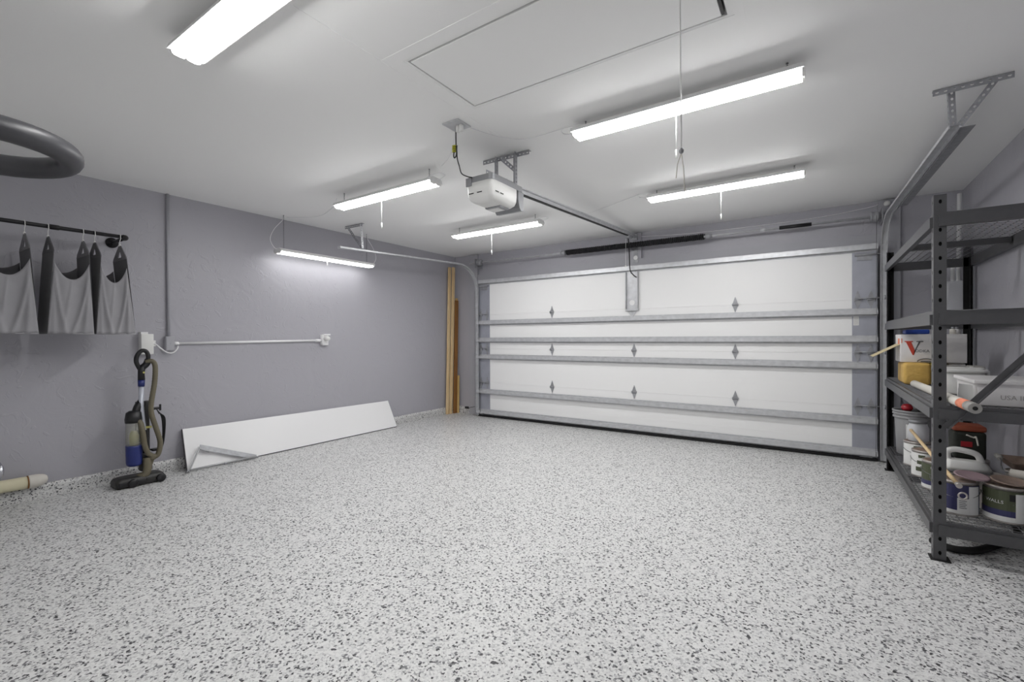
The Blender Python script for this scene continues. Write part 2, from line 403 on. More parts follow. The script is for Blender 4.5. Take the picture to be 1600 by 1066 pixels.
# ================================================================ CEILING WIRING
t = thing('outlet_plate', (-1.91, 2.235, ZC), 'square metal cover plate with sockets on the ceiling above the opener cord', 'outlet')
mb = MB(); mb.box(-1.975, -1.845, 2.170, 2.300, ZC-.008, ZC, bev=.002); part(t, 'plate', MGALV, mb)
for px in (-1.90, -1.875):
    mb = MB(); mb.box(px-.011, px+.011, 2.225, 2.25, ZC-.05, ZC-.008, bev=.003); part(t, 'plug', MWHITEP, mb, 'white plug')
t = thing('opener_cord', (-1.92, 2.24, ZC), 'black power cord looped with a yellow tie, running down to the door opener', 'cord')
mb = MB(); P = [(-1.915, 2.235, ZC-.01), (-1.918, 2.237, 2.54), (-1.917, 2.237, 2.47), (-1.912, 2.238, 2.43), (-1.918, 2.25, 2.38), (-1.92, 2.27, 2.345), (-1.95, 2.33, 2.318), (-1.955, 2.40, 2.318), (-1.94, 2.428, 2.318)]
mb.tube(smoothpath(P, 6), .004, 6); part(t, 'cord', MBLKCORD, mb)
mb = MB(); mb.tube(smoothpath([(-1.917, 2.237, 2.47), (-1.935, 2.235, 2.41), (-1.93, 2.235, 2.385), (-1.915, 2.236, 2.40), (-1.91, 2.237, 2.46)], 6), .004, 6); part(t, 'loop', MBLKCORD, mb)
mb = MB()
for k in range(4): mb.tube(arc((-1.93, 2.235, 2.425+.012*k), .012, 0, 2*pi, 12, (1, 0, 0), (0, 1, .25)), .0042, 6)
part(t, 'tie', MYEL, mb, 'yellow tie')
def wire(label, pts, r=.0024, mat=MPVC, cat='cord'):
    m = MB(); m.tube(smoothpath(pts, 5), r, 6); return tag(m.build('ceiling_wire', mat), label, cat, 'thin wires along the ceiling')
zc = ZC-.004
wire('thin wire along the ceiling from the outlet plate to the strip light nearest the hatch', [(-1.86, 2.31, zc), (-1.78, 2.52, zc), (-1.66, 2.65, zc), (-1.50, 2.66, zc), (-1.36, 2.655, zc)])
wire('thin wire along the ceiling from the light near the door to the opener rail', [(-1.40, 4.27, zc), (-1.8, 4.48, zc), (-2.15, 4.64, zc), (-2.3, 4.6, zc)])
wire('thin wire along the ceiling from the outlet plate to the light left of the opener', [(-1.98, 2.30, zc), (-2.18, 2.50, zc), (-2.33, 2.62, zc), (-2.45, 2.69, zc)])
wire('thin wire along the ceiling from the wall light towards the light left of the opener', [(-4.90, 2.84, zc), (-4.6, 3.02, zc), (-4.2, 2.92, zc), (-3.85, 2.74, zc)])

# ================================================================ DOOR OPENER
OX0, OX1, OY0, OY1 = -1.998, -1.775, 2.43, 2.82
t = thing('garage_door_opener', (-1.89, 2.62, 2.15), 'white and grey garage door opener unit hanging from the ceiling on perforated straps', 'door opener')
def rrect(x0, x1, y0, y1, r, n=5):
    out = []
    for cx, cy, a in ((x1-r, y1-r, 0), (x0+r, y1-r, 90), (x0+r, y0+r, 180), (x1-r, y0+r, 270)):
        out += [(cx+r*cos(radians(a+90*k/n)), cy+r*sin(radians(a+90*k/n))) for k in range(n+1)]
    return out
def loft(m, rings, mi=0, smooth=True, caps=True):
    n = len(rings[0]); vs = [p for r in rings for p in r]
    m.add(vs, [(i*n+k, i*n+(k+1) % n, (i+1)*n+(k+1) % n, (i+1)*n+k) for i in range(len(rings)-1) for k in range(n)], mi, smooth)
    if caps: m.add(vs, [list(range(n))[::-1], list(range((len(rings)-1)*n, len(rings)*n))], mi)
mb = MB(); loft(mb, [[(x, y, z) for x, y in rrect(OX0, OX1, OY0, OY1, .03)] for z in (2.283, 2.322)], smooth=False); part(t, 'chassis', MOPGREY, mb)
mb = MB(); rings = []
for z, s in ((2.283, 0), (2.235, .0), (2.195, .003), (2.172, .012), (2.158, .030), (2.151, .060)):
    rings.append([(x, y, z) for x, y in rrect(OX0+s, OX1-s, OY0+s, OY1-.07-s*.8, .035)])
loft(mb, rings); part(t, 'cover', MWHITEP, mb)
mb = MB(); mb.extrude([(-.036, .0), (.036, .0), (.036, -.06), (.02, -.115), (-.0, -.135), (-.036, -.13)], (OX0+.004, OY1-.035, 2.284), (OX1-.002, OY1-.035, 2.284)); part(t, 'end_panel', MOPGREY, mb, 'grey curved end panel')
mb = MB(); mb.box(-1.955, -1.825, 2.59, 2.70, 2.143, 2.158, bev=.005); lz = part(t, 'lamp_lens', MGALVD, mb, 'grey framed lamp window')
mb = MB(); mb.box(-1.94, -1.85, 2.605, 2.685, 2.140, 2.145); part(lz, 'window', MWHITEP, mb)
for s in range(4):
    mb = MB(); mb.box(OX1-.008, OX1+.002, 2.47+.055*s, 2.505+.055*s, 2.208, 2.213) if s < 2 else mb.box(-1.97+.07*(s-2), -1.93+.07*(s-2), OY0-.002, OY0+.006, 2.208, 2.213)
    part(t, 'vent_slot', MBLACK, mb)
mb = MB(); mb.box(-1.992, -1.945, OY0-.006, OY0+.004, 2.262, 2.318); part(t, 'socket', MOPGREY, mb)
# straps
def angle(m, p0, p1, nrm, w=.032, th=.0025, pitch=.03, two=True):
    m.plate(p0, p1, w, nrm, th, pitch, .006, .008)
    if two:
        p0, p1 = V(p0), V(p1); _, _, d, sd, u = m.frame(p0, p1, nrm); o = sd*(w/2)-u*(w/2)
        m.plate(p0+o, p1+o, w, sd, th, pitch, .006, .008)
mb = MB(); angle(mb, (-2.128, 2.815, ZC-.002), (-1.728, 2.835, ZC-.002), (0, 0, 1)); part(t, 'ceiling_strap', MGALVD, mb)
for px in (-2.005, -1.835):
    mb = MB(); angle(mb, (px, 2.80, ZC-.01), (px, 2.80, 2.322), (0, 1, 0)); part(t, 'drop_strap', MGALVD, mb)
mb = MB(); mb.plate((-1.96, 2.805, ZC-.02), (-1.84, 2.805, 2.46), .03, (0, 1, 0), .0025, .03, .006, .008); part(t, 'brace_strap', MGALVD, mb)
mb = MB(); mb.plate((-1.83, 2.44, 2.338), (-1.83, 2.80, 2.345), .03, (1, 0, 0), .0025, .03, .006, .008); part(t, 'side_strap', MGALVD, mb)
# rail, trolley, arm
ra, rb = Vector((-1.895, 2.80, 2.348)), Vector((-1.955, 5.79, 2.535))
mb = MB(); mb.extrude([(-.026, .022), (.026, .022), (.026, .014), (.012, .010), (.012, -.016), (-.012, -.016), (-.012, .010), (-.026, .014)], ra, rb); rl = part(t, 'rail', MGALV, mb)
mb = MB(); mb.extrude([(-.011, -.016), (.011, -.016), (.011, -.026), (-.011, -.026)], ra+Vector((0, .02, 0)), rb-Vector((0, .12, .008))); part(rl, 'belt', MBLACK, mb, 'black drive belt')
mb = MB(); mb.box(-1.985, -1.925, 5.50, 5.60, 2.47, 2.51, bev=.004); part(t, 'trolley', MGALVD, mb)
mb = MB(); mb.box(-1.985, -1.925, 5.78, 5.8235, 2.49, 2.57); part(t, 'header_bracket', MGALVD, mb)
mb = MB(); mb.tube(smoothpath([(-1.965, 5.56, 2.49), (-1.965, 5.60, 2.30), (-1.965, 5.62, 2.12), (-1.955, 5.64, 2.055), (-1.915, 5.675, 2.005), (-1.90, 5.685, 1.995)], 6), .007, 8); part(t, 'door_arm', MBLACK, mb, 'black bent door arm')
mb = MB(); mb.tube([(-1.995, 5.56, 2.47), (-2.0, 5.57, 2.14)], .0022, 6); mb.lathe([(.002, 0), (.01, .004), (.01, .016), (.002, .022)], (-2.0, 5.57, 2.12), 10); part(t, 'release_cord', MWHITEP, mb, 'white release cord')

# ================================================================ GARAGE DOOR
DX0, DX1 = -4.478, .486
t = thing('garage_door', ((DX0+DX1)/2, YD, 0), 'closed white double garage door with horizontal galvanised struts across it', 'garage door')
S = .5334
CX = (-3.147, -1.953, -.778)
def strut(m, z, x0=DX0-.006, x1=DX1+.006, h=.044, dp=.055):
    o = h/2; th = .003
    prof = [(0.0, -o-.018), (.004, -o-.018), (.004, -o), (dp, -o), (dp, o), (.004, o), (.004, o+.018), (0, o+.018), (0, o-th), (dp-th, o-th), (dp-th, -o+th), (0, -o+th)]
    m.extrude([(-a, b) for a, b in prof], (x1, YD-.001, z), (x0, YD-.001, z))
struts = {0: (.080, .398), 1: (.942,), 2: (1.203, 1.474), 3: (2.112,)}
def bolt(m, x, z, y=YD-.05): m.cyl((x, y+.002, z), (x, y-.006, z), .007, .006, 8)
for k in range(4):
    mb = MB(); z0, z1 = S*k+(.03 if k == 0 else .0006), S*(k+1)-.0006
    mb.box(DX0, DX1, YD, YD+.045, z0, z1)
    for g in (1/3, 2/3):                                  # pressed ribs
        zz = z0+(z1-z0)*g; mb.box(-4.245, .285, YD-.0015, YD+.001, zz-.004, zz+.004)
    sec = part(t, 'door_section', MDOOR, mb)
    for a, b in ((DX0-.004, -4.250), (.290, DX1+.004)):
        mb = MB(); mb.box(a, b, YD-.004, YD+.046, z0, z1); part(sec, 'end_stile', MSTILE, mb, 'grey zinc end stile')
    for z in struts[k]:
        mb = MB(); strut(mb, z)
        for q in range(9): bolt(mb, DX0+.12+q*.59, z+.022)
        part(sec, 'strut', MGALV, mb, 'galvanised steel strut')
def hinge(m, x, z, w=.058, h=.180, y=YD):
    for sg in (1, -1):
        poly = [(-w/2, 0), (w/2, 0), (w*.42, .018), (w*.16, h*.36), (0, h*.5), (-w*.16, h*.36), (-w*.42, .018)]
        vs = [(x+a, y-q, z+sg*b) for q in (.001, .006) for a, b in poly]; n = 7
        m.add(vs, [list(range(n)), list(range(n, 2*n))[::-1]]+[(i, (i+1) % n, n+(i+1) % n, n+i) for i in range(n)])
    m.cyl((x-w/2-.004, y-.012, z), (x+w/2+.004, y-.012, z), .008, None, 10)
    m.box(x-w/2, x-w/2+.006, y-.02, y, z-.016, z+.016); m.box(x+w/2-.006, x+w/2, y-.02, y, z-.016, z+.016)
for k in (1, 2, 3):
    for x in CX:
        if k == 3 and x == CX[1]: continue
        mb = MB(); hinge(mb, x, S*k); part(t, 'hinge', MGALVD, mb)
    for x, sg in ((-4.42, -1), (-4.30, -1), (.335, 1), (.44, 1)):
        mb = MB(); hinge(mb, x, S*k, .060, .185, YD-.004); part(t, 'end_hinge', MGALVD, mb)
    for x, e in ((-4.44, -4.50), (.44, .54)):
        mb = MB(); mb.cyl((-4.28 if x < 0 else .31, YD-.03, S*k+.012), (e, YD-.03, S*k+.012), .0055, None, 8); mb.cyl((e, YD-.03, S*k+.012), (e+(.012 if e > 0 else -.012), YD-.03, S*k+.012), .022, None, 16); part(t, 'roller', MGALVD, mb)
for x0, x1, e in ((-4.46, -4.27, -4.51), (.31, .47, .55)):
    mb = MB(); mb.box(x0, x1, YD-.03, YD-.004, 2.035, 2.055); mb.box(x0+.02, x1-.02, YD-.012, YD-.004, 1.99, 2.06); mb.cyl((x0, YD-.03, 2.045), (e, YD-.03, 2.045) if e < 0 else (e, YD-.03, 2.045), .006, None, 8); part(t, 'top_bracket', MGALVD, mb)
mb = MB(); mb.box(DX0, DX1, YD+.002, YD+.04, -.0, .032); mb.box(DX0, DX1, YD-.022, YD+.004, .0, .034, bev=.006); part(t, 'bottom_seal', MBLACK, mb, 'black rubber bottom seal')
for x in (-4.42, .40):
    mb = MB(); mb.box(x-.05, x+.05, YD-.03, YD-.003, .035, .10); part(t, 'bottom_bracket', MGALVD, mb)
# opener bracket plate on the top section
mb = MB(); px = -1.975
mb.box(px-.08, px+.08, YD-.010, YD-.004, 1.585, 2.075); mb.box(px-.08, px-.074, YD-.04, YD-.004, 1.60, 2.075); mb.box(px+.074, px+.08, YD-.04, YD-.004, 1.60, 2.075)
mb.add([(px-.07, YD-.005, 1.585), (px+.07, YD-.005, 1.585), (px, YD-.005, 1.485), (px-.07, YD-.01, 1.585), (px+.07, YD-.01, 1.585), (px, YD-.01, 1.485)], [(0, 1, 2), (3, 5, 4), (0, 3, 4, 1), (1, 4, 5, 2), (2, 5, 3, 0)])
mb.box(px-.085, px+.085, YD-.03, YD-.004, 1.575, 1.592)
bp = part(t, 'opener_bracket', MGALV, mb)
mb = MB(); mb.cyl((px, YD-.010, 1.68), (px, YD-.013, 1.68), .034, None, 20); mb.cyl((px, YD-.01, 2.03), (px, YD-.013, 2.03), .024, None, 16); part(bp, 'knockout', MWHITEM, mb)
mb = MB(); mb.box(.300, .345, YD-.0055, YD-.0035, 1.345, 1.435); sk = part(t, 'sticker', MLABEL, mb, 'small white sticker')
mb = MB()
for k in range(6): mb.box(.305, .340, YD-.0062, YD-.0054, 1.357+.012*k, 1.359+.012*k)
part(sk, 'printed_line', MGREYPR, mb)

# ================================================================ TORSION SPRING
ZS, YS = 2.405, YD-.06
t = thing('torsion_spring', (-1.95, YS, ZS), 'black torsion spring on a steel shaft above the garage door', 'spring')
mb = MB(); mb.cyl((-4.60, YS, ZS+.012), (.60, YS, ZS-.006), .0125, None, 12); part(t, 'shaft', MGALV, mb)
mb = MB(); n = 520; r = .030
zsh = lambda x: ZS+.012-.018*(x+4.6)/5.2
pts = [(-2.885+1.793*k/n, YS+r*cos(2*pi*k*.16), zsh(-2.885+1.793*k/n)+r*sin(2*pi*k*.16)) for k in range(n+1)]
mb.tube(pts, .0098, 6); part(t, 'coil', MSPRING, mb, 'black coiled spring')
mb = MB(); mb.cyl((-2.88, YS, zsh(-2.9)), (-1.10, YS, zsh(-1.1)), .026, None, 12); part(t, 'core', MSPRING, mb)
for x, d in ((-2.90, -1), (-1.08, 1)):
    mb = MB(); mb.cyl((x, YS, zsh(x)), (x+.07*d, YS, zsh(x)), .036, .022, 16); part(t, 'winding_cone', MGALVD, mb)
mb = MB(); mb.box(-1.985, -1.925, YF-.044, YF-.0405, 2.20, 2.48); mb.box(-1.99, -1.984, YS-.04, YF-.041, 2.36, 2.45); part(t, 'centre_bracket', MGALVD, mb)
mb = MB(); mb.cyl((-1.955, YF-.046, 2.265), (-1.955, YF-.052, 2.265), .028, None, 16); part(t, 'hole_plate', MWHITEM, mb)
for x, d in ((-4.432, 1), (.505, -1)):
    mb = MB(); mb.lathe([(.025, 0), (.056, .004), (.05, .012), (.05, .05), (.056, .056), (.03, .075)], (x if d > 0 else x-.075, YS, zsh(x)), 20, axis='x'); part(t, 'cable_drum', MGALVD, mb)
    mb = MB(); mb.box(x-.014*d-.003, x-.014*d+.003, YS-.06, YF-.041, ZS-.07, ZS+.07); part(t, 'bearing_plate', MGALVD, mb)
    mb = MB(); mb.tube([(x+.03*d, YS-.052, ZS), (x+.03*d, YD-.062, .06)], .0022, 5); part(t, 'lift_cable', MWIRE, mb)
mb = MB(); mb.cyl((-.34, YS, zsh(-.3)), (-.05, YS, zsh(-.1)), .020, None, 12); part(t, 'sleeve', MSPRING, mb, 'dark sleeve')
mb = MB(); mb.cyl((-.52, YS, zsh(-.5)), (-.46, YS, zsh(-.5)), .022, None, 12); part(t, 'collar', MGALV, mb)
mb = MB(); mb.lathe([(.004, 0), (.02, .004), (.027, .016), (.027, .028), (.018, .04), (.004, .044)], (.57, YF-.085, 2.540), 16, axis='y'); tag(mb.build('doorbell_button', MWHITEP), 'small round white knob on the grey board above the right door track', 'knob')
mb = MB(); mb.tube(smoothpath([(-1.88, YF-.044, 2.53), (-1.3, YF-.008, 2.50), (-.6, YF-.008, 2.492), (.0, YF-.008, 2.50), (.42, YF-.008, 2.535), (.50, YF-.045, 2.545)], 6), .0035, 6)
tag(mb.build('bell_wire', MPVC), 'thin white wire sagging across the grey wall above the garage door', 'cord')

# ================================================================ TRACKS
chan = [(-.026, -.010), (-.020, -.013), (.020, -.013), (.026, -.010), (.026, .010), (.020, .010), (.019, -.008), (-.019, -.008), (-.020, .010), (-.026, .010)]
def track(xv, sg, top, end, label, curve_r=.36):
    t = thing('door_track', (xv, YD-.03, 0), label, 'door track', 'garage door tracks')
    y0 = YD-.045; e = V(end); a = V(top)                      # a: where the curve meets the level run
    pts = [V(xv, y0, .02), V(xv, y0, 1.0), V(xv, y0, a.z-curve_r)]
    for k in range(1, 11):
        q = pi/2*k/10; pts.append(V(xv+(a.x-xv)*(k/10)**2, y0-curve_r*(1-cos(q))*((y0-a.y)/curve_r), a.z-curve_r+curve_r*sin(q)))
    mv = MB(); mv.sweep(chan, pts, (1, 0, 0)); part(t, 'vertical_track', MGALV, mv)
    mh = MB(); mh.sweep(chan, [a+V(0, .01, 0), a.lerp(e, .5), e], (1, 0, 0)); part(t, 'horizontal_track', MGALV, mh)
    mw = MB(); mw.box(xv+sg*.03-.0015, xv+sg*.03+.0015, y0-.02, YF-.041, .03, 1.98)
    part(t, 'wall_angle', MGALVD, mw)
    for z in (.35, 1.2, 1.9):
        mk = MB(); mk.box(xv+sg*.03, xv+sg*.075, YF-.047, YF-.041, z-.04, z+.04); mk.box(xv+sg*.028, xv+sg*.034, y0, YF-.041, z-.04, z+.04); part(t, 'jamb_bracket', MGALVD, mk)
    return t, a, e
t, a, e = track(-4.468, -1, (-4.49, 5.28, 2.352), (-4.53, 3.24, 2.275), 'galvanised garage door track curving from the left door edge back along the ceiling')
mb = MB(); angle(mb, (-4.745, 3.50, ZC-.002), (-4.44, 3.51, ZC-.002), (0, 0, 1)); part(t, 'ceiling_strap', MGALVD, mb)
mb = MB(); angle(mb, (-4.475, 3.51, ZC-.01), (-4.475, 3.53, 2.30), (0, 1, 0), w=.03); part(t, 'drop_strap', MGALV, mb)
mb = MB(); mb.plate((-4.72, 3.512, ZC-.02), (-4.50, 3.53, 2.315), .03, (0, 1, 0), .0025, .03, .006, .008); part(t, 'brace_strap', MGALVD, mb)
t, a, e = track(.536, 1, (.555, 5.36, 2.375), (.628, 3.45, 2.385), 'galvanised garage door track running back beside the rack on the right')
d = (e-a)
mb = MB(); p0, p1 = a.lerp(e, .03)+V(.03, 0, .0), a.lerp(e, .955)+V(.03, 0, .0)
mb.extrude([(.0, .018), (.0, -.018), (.003, -.018), (.003, .0155), (.075, .0155), (.075, .018)], p1, p0); part(t, 'stiffener_angle', MGALVD, mb, 'dull grey angle iron flange')
mb = MB(); angle(mb, (.532, 3.425, ZC-.002), (.842, 3.405, ZC-.002), (0, 0, 1), pitch=.034); part(t, 'ceiling_strap', MGALVD, mb)
mb = MB(); angle(mb, (.612, 3.435, ZC-.01), (.622, 3.45, 2.39), (0, -1, 0), w=.028); part(t, 'drop_strap', MGALVD, mb)
mb = MB(); angle(mb, (.775, 3.412, ZC-.02), (.648, 3.45, 2.385), (0, -1, 0), w=.028); part(t, 'brace_strap', MGALVD, mb)
mb = MB(); mb.box(-4.60, -4.535, YD-.20, YD-.17, .13, .165, bev=.004); mb.box(-4.535, -4.52, YD-.19, YD-.03, .145, .15); tag(mb.build('safety_sensor', MVBLACK), 'small black safety sensor low beside the left door track', 'sensor')

# ================================================================ LEFT WALL: CONDUIT, BOXES
t = thing('conduit', (XL+.015, 1.77, 1.2), 'painted vertical conduit with junction box and a white pipe running along the left wall', 'conduit')
mb = MB(); mb.cyl((XL+.017, 1.772, 1.262), (XL+.017, 1.772, ZC-.001), .013, None, 12); part(t, 'vertical_pipe', MTRIM, mb, 'grey painted vertical pipe')
mb = MB(); mb.box(XL+.001, XL+.055, 1.737, 1.806, 1.128, 1.262, bev=.004); bx = part(t, 'junction_box', MTRIM, mb)
mb = MB(); mb.box(XL+.055, XL+.058, 1.742, 1.801, 1.135, 1.255); mb.cyl((XL+.058, 1.772, 1.195), (XL+.061, 1.772, 1.195), .004, None, 8); part(bx, 'cover', MTRIM, mb)
mb = MB(); mb.cyl((XL+.02, 1.845, 1.196), (XL+.02, 3.33, 1.214), .0125, None, 12); part(t, 'horizontal_pipe', MPVC, mb, 'white horizontal pipe')
mb = MB(); mb.cyl((XL+.02, 1.806, 1.196), (XL+.02, 1.85, 1.196), .017, None, 12); mb.cyl((XL+.02, 3.27, 1.213), (XL+.02, 3.34, 1.214), .017, None, 12); part(t, 'coupling', MPVC, mb)
mb = MB(); mb.box(XL+.001, XL+.05, 3.345, 3.43, 1.155, 1.285, bev=.006); ob = part(t, 'outlet_box', MPVC, mb)
mb = MB(); mb.lathe([(.002, .075), (.022, .07), (.028, .055), (.028, 0)], (XL+.05, 3.385, 1.235), 16, axis='x'); part(ob, 'plug', MWHITEP, mb)
mb = MB(); mb.box(XL+.03, XL+.062, 3.36, 3.45, 1.275, 1.292, bev=.004); part(ob, 'cover_flap', MPVC, mb)
t = thing('charger_box', (XL+.03, 1.59, 1.12), 'white rectangular box on the left wall behind the vacuum handle', 'electrical box')
mb = MB(); mb.box(XL+.001, XL+.075, 1.545, 1.637, 1.10, 1.283, bev=.005); part(t, 'body', MWHITEP, mb)
mb = MB(); mb.box(XL+.001, XL+.06, 1.548, 1.60, 1.283, 1.300); part(t, 'top_lug', MPVC, mb)
mb = MB(); mb.tube(smoothpath([(XL+.05, 1.64, 1.20), (XL+.05, 1.665, 1.185), (XL+.05, 1.70, 1.15), (XL+.06, 1.745, 1.112), (XL+.06, 1.79, 1.11), (XL+.06, 1.822, 1.14), (XL+.055, 1.832, 1.172)], 6), .0055, 8); part(t, 'cable', MPVC, mb, 'white cable loop')
mb = MB(); mb.box(XL+.01, XL+.045, 1.637, 1.662, 1.17, 1.225, bev=.004); part(t, 'switch', MWHITEP, mb)

# ================================================================ CLOTHES RAIL AND HANGING BAGS
RX, RZ = -4.70, 2.067
t = thing('clothes_rail', (RX, .9, RZ), 'black iron pipe rail on a wall flange holding the hanging bags', 'rail')
mb = MB(); mb.cyl((RX, -.4, RZ), (RX, 1.345, RZ), .0145, None, 14); part(t, 'pipe', MROD, mb)
mb = MB(); mb.cyl((RX, .915, RZ), (RX, .965, RZ), .0185, None, 14); part(t, 'coupling', MROD, mb)
for y, s in ((1.355, 1), (-.41, -1)):
    mb = MB(); mb.tube(smoothpath([(RX, y-.016*s, RZ), (RX, y, RZ), (RX-.025, y+.012*s, RZ), (RX-.06, y+.012*s, RZ)], 5), .0195, 12); mb.cyl((RX-.05, y+.012*s, RZ), (XL+.008, y+.012*s, RZ), .0145, None, 12); part(t, 'elbow_arm', MROD, mb)
    mb = MB(); mb.lathe([(.016, .035), (.024, .03), (.026, .012), (.044, .010), (.044, 0)], (XL, y+.012*s, RZ), 24, axis='x')
    part(t, 'wall_flange', MROD, mb)
def bag(label, yl, yr, bl, br):
    t = thing('hanging_bag', (RX, (yl+yr)/2, 1.28), label, 'hanging bag', 'grey bags hanging on the rail')
    xf, xb, zb = -4.55, -4.86, 1.278
    def sheet(x, zt, sag, amp, ph):
        nu, nv = 30, 22; g = []
        for i in range(nu+1):
            u = i/nu; w = abs(2*u-1); zt_u = zt-sag*(1-w**2.2)
            for j in range(nv+1):
                v = j/nv
                y = (yl*v+bl*(1-v))*(1-u)+(yr*v+br*(1-v))*u
                z = zb+(zt_u-zb)*v
                # folds fan out from the two hanging corners to the hem
                f = sum(h*math.exp(-((u-(a0+(a1-a0)*(1-v)))/(.03+.03*(1-v)))**2) for h, a0, a1 in ((1.3, 1, .52), (1.0, 0, .38), (.8, 1, .78), (.9, 0, .12), (.5, .5, .30)))-.35*sin(2*pi*(1.6*u+ph))
                g.append((x+amp*f*min(1, (1-v)*6+.1)*min(1, 8*u, 8*(1-u)), y, z))
        m = MB(); n = nv+1
        m.add(g, [(i*n+j, (i+1)*n+j, (i+1)*n+j+1, i*n+j+1) for i in range(nu) for j in range(nv)], 0, True)
        return m
    f = part(t, 'front_panel', MFAB, sheet(xf, 1.80, .125, .013, .2)); f.modifiers.new('thick', 'SOLIDIFY').thickness = .002
    b = part(t, 'back_panel', MFABM, sheet(xb, 1.80, .05, .008, .6)); b.modifiers.new('thick', 'SOLIDIFY').thickness = .002
    mb = MB(); mb.add([(xf, bl, zb), (xf, br, zb), (xb, br, zb), (xb, bl, zb)], [(0, 1, 2, 3)]); q = part(t, 'bottom', MFABM, mb); q.modifiers.new('thick', 'SOLIDIFY').thickness = .002
    mb = MB(); mb.tube([(xf, bl, zb), (xf, br, zb)], .005, 6); part(t, 'hem', MFAB, mb)
    for y, yb in ((yl, bl), (yr, br)):
        # fabric end wall, full length
        pr = [(xf, 1.872), (xf+.003, 1.72), (xf, 1.5), (xf-.005, zb), (xb+.005, zb), (xb, 1.5), (xb-.003, 1.72), (xb, 1.872)]
        yy = lambda z: yb+(y-yb)*(z-zb)/(1.872-zb)
        mb = MB(); n = len(pr); vs = [(x, yy(z)+q, z) for q in (-.0015, .0015) for x, z in pr]
        mb.add(vs, [list(range(n)), list(range(n, 2*n))[::-1]]+[(i, (i+1) % n, n+(i+1) % n, n+i) for i in range(n)]); part(t, 'end_panel', MFABD, mb, 'dark end panel')
        # hood over the hanger with a slot in it
        mb = MB(); ax = RX
        outer = [(xf, 1.872), (xf-.02, 1.90), (ax+.022, 1.992), (ax-.022, 1.992), (xb+.02, 1.90), (xb, 1.872)]
        inner = [(ax+.035, 1.895), (ax+.035, 1.905), (ax+.012, 1.94), (ax-.012, 1.94), (ax-.035, 1.905), (ax-.035, 1.895)]
        vs = [(x, y+q, z) for q in (-.003, .003) for P in (outer, inner) for x, z in P]
        fs = []
        for k in range(6):
            j = (k+1) % 6
            fs += [(k, j, 6+j, 6+k), (12+k, 18+k, 18+j, 12+j), (k, 12+k, 12+j, j), (6+k, 6+j, 18+j, 18+k)]
        mb.add(vs, fs); part(t, 'hood', MFABD if y == yl else MFABM, mb)
        mb = MB(); H = [(ax, y, 1.985), (ax, y, 2.03), (ax+.024, y, 2.052)]+[tuple(p) for p in arc((ax, y, RZ), .0185, -.5, pi*1.02, 9, (1, 0, 0), (0, 0, 1))]
        mb.tube(H, .0026, 6); mb.lathe([(.002, 0), (.007, .002), (.008, .012), (.003, .02)], (ax, y, 1.985), 10); part(t, 'hook', MWHITEP, mb, 'white hanger hook')
bag('grey fabric bag hanging at the left edge of the photo on the rail', .575, .786, .555, .826)
bag('grey fabric bag hanging in the middle of the rail between two others', .906, 1.098, .870, 1.122)
bag('grey fabric bag hanging last on the rail, beside the pipe flange', 1.166, 1.322, 1.135, 1.376)

# ================================================================ PADDED LOOP (upper left)
t = thing('padded_hanger', (-2.72, YB, 2.0), 'dark grey foam padded tube bent in a U, high at the upper left', 'padded tube')
mb = MB(); P = [(-2.455, YB+.012, 2.0), (-2.455, -.5, 2.0), (-2.455, .25, 2.0)]+[tuple(p) for p in arc((-2.725, .335, 2.0), .27, 0, pi, 18, (1, 0, 0), (0, .95, 0))]+[(-2.995, .25, 2.0), (-2.995, -.5, 2.0), (-2.995, YB+.012, 2.0)]
mb.tube(P, .045, 20); part(t, 'foam_tube', MFOAM, mb)
for x in (-2.455, -2.995):
    mb = MB(); mb.lathe([(.08, 0), (.08, .008), (.05, .012)], (x, YB, 2.0), 20, axis='y'); part(t, 'wall_plate', MROD, mb)

# ================================================================ PIPES ON THE LEFT FLOOR
t = thing('cream_pipe', (-4.985, .6, .107), 'cream plastic pipe with an off-white sleeve lying along the left wall curb', 'pipe')
mb = MB(); mb.tube([(-4.985, -.2, .158), (-4.985, .836, .152)], .046, 20); part(t, 'pipe', MCREAM, mb)
mb = MB(); mb.cyl((-4.985, .832, .152), (-4.985, .842, .152), .0485, None, 20); part(t, 'band', MBROWN, mb, 'brown joint line')
mb = MB(); mb.tube(smoothpath([(-4.985, .84, .152), (-4.985, .88, .153), (-4.988, .915, .155), (-4.992, .945, .155)], 4), [.050]*5+[.049, .047, .044, .042, .038, .034, .026, .012], 20); part(t, 'sleeve', MCREAM2, mb, 'off-white tapered sleeve')
mb = MB(); n = 60; P = [(-4.93+.06*(k/n), .70-.9*k/n, .279+.01*sin(k/n*3)) for k in range(n+1)]
R = [.062+.0075*sin(k*1.6)-(.02 if k == 0 else 0) for k in range(n+1)]; mb.tube(P, R, 22)
tag(mb.build('foil_duct', MFOIL), 'crinkled silver foil duct lying on the cream pipe at the left edge', 'duct')

# ================================================================ UPRIGHT VACUUM
t = thing('vacuum_cleaner', (-4.80, 1.48, 0), 'upright vacuum cleaner with olive hose and blue dust bin by the left wall', 'vacuum cleaner')
vx = -4.83
hd = Vector((0, 1, 0))
mb = MB(); loft(mb, [[(x+s*.0, y, z) for x, y in rrect(-4.90+s, -4.74-s, 1.295+s, 1.635-s, .03)] for z, s in ((.008, .004), (.016, 0), (.056, 0), (.074, .010), (.084, .032))]); hdp = part(t, 'cleaner_head', MVDARK, mb)
mb = MB(); mb.box(-4.755, -4.732, 1.31, 1.50, .018, .055, bev=.006); part(hdp, 'bumper', MVBLACK, mb)
for y in (1.405, 1.60):
    mb = MB(); mb.lathe([(.004, 0), (.03, 0), (.034, .006), (.034, .022), (.028, .028), (.004, .028)], (-4.745, y, .036), 20, axis='x'); part(t, 'wheel', MVBLACK, mb)
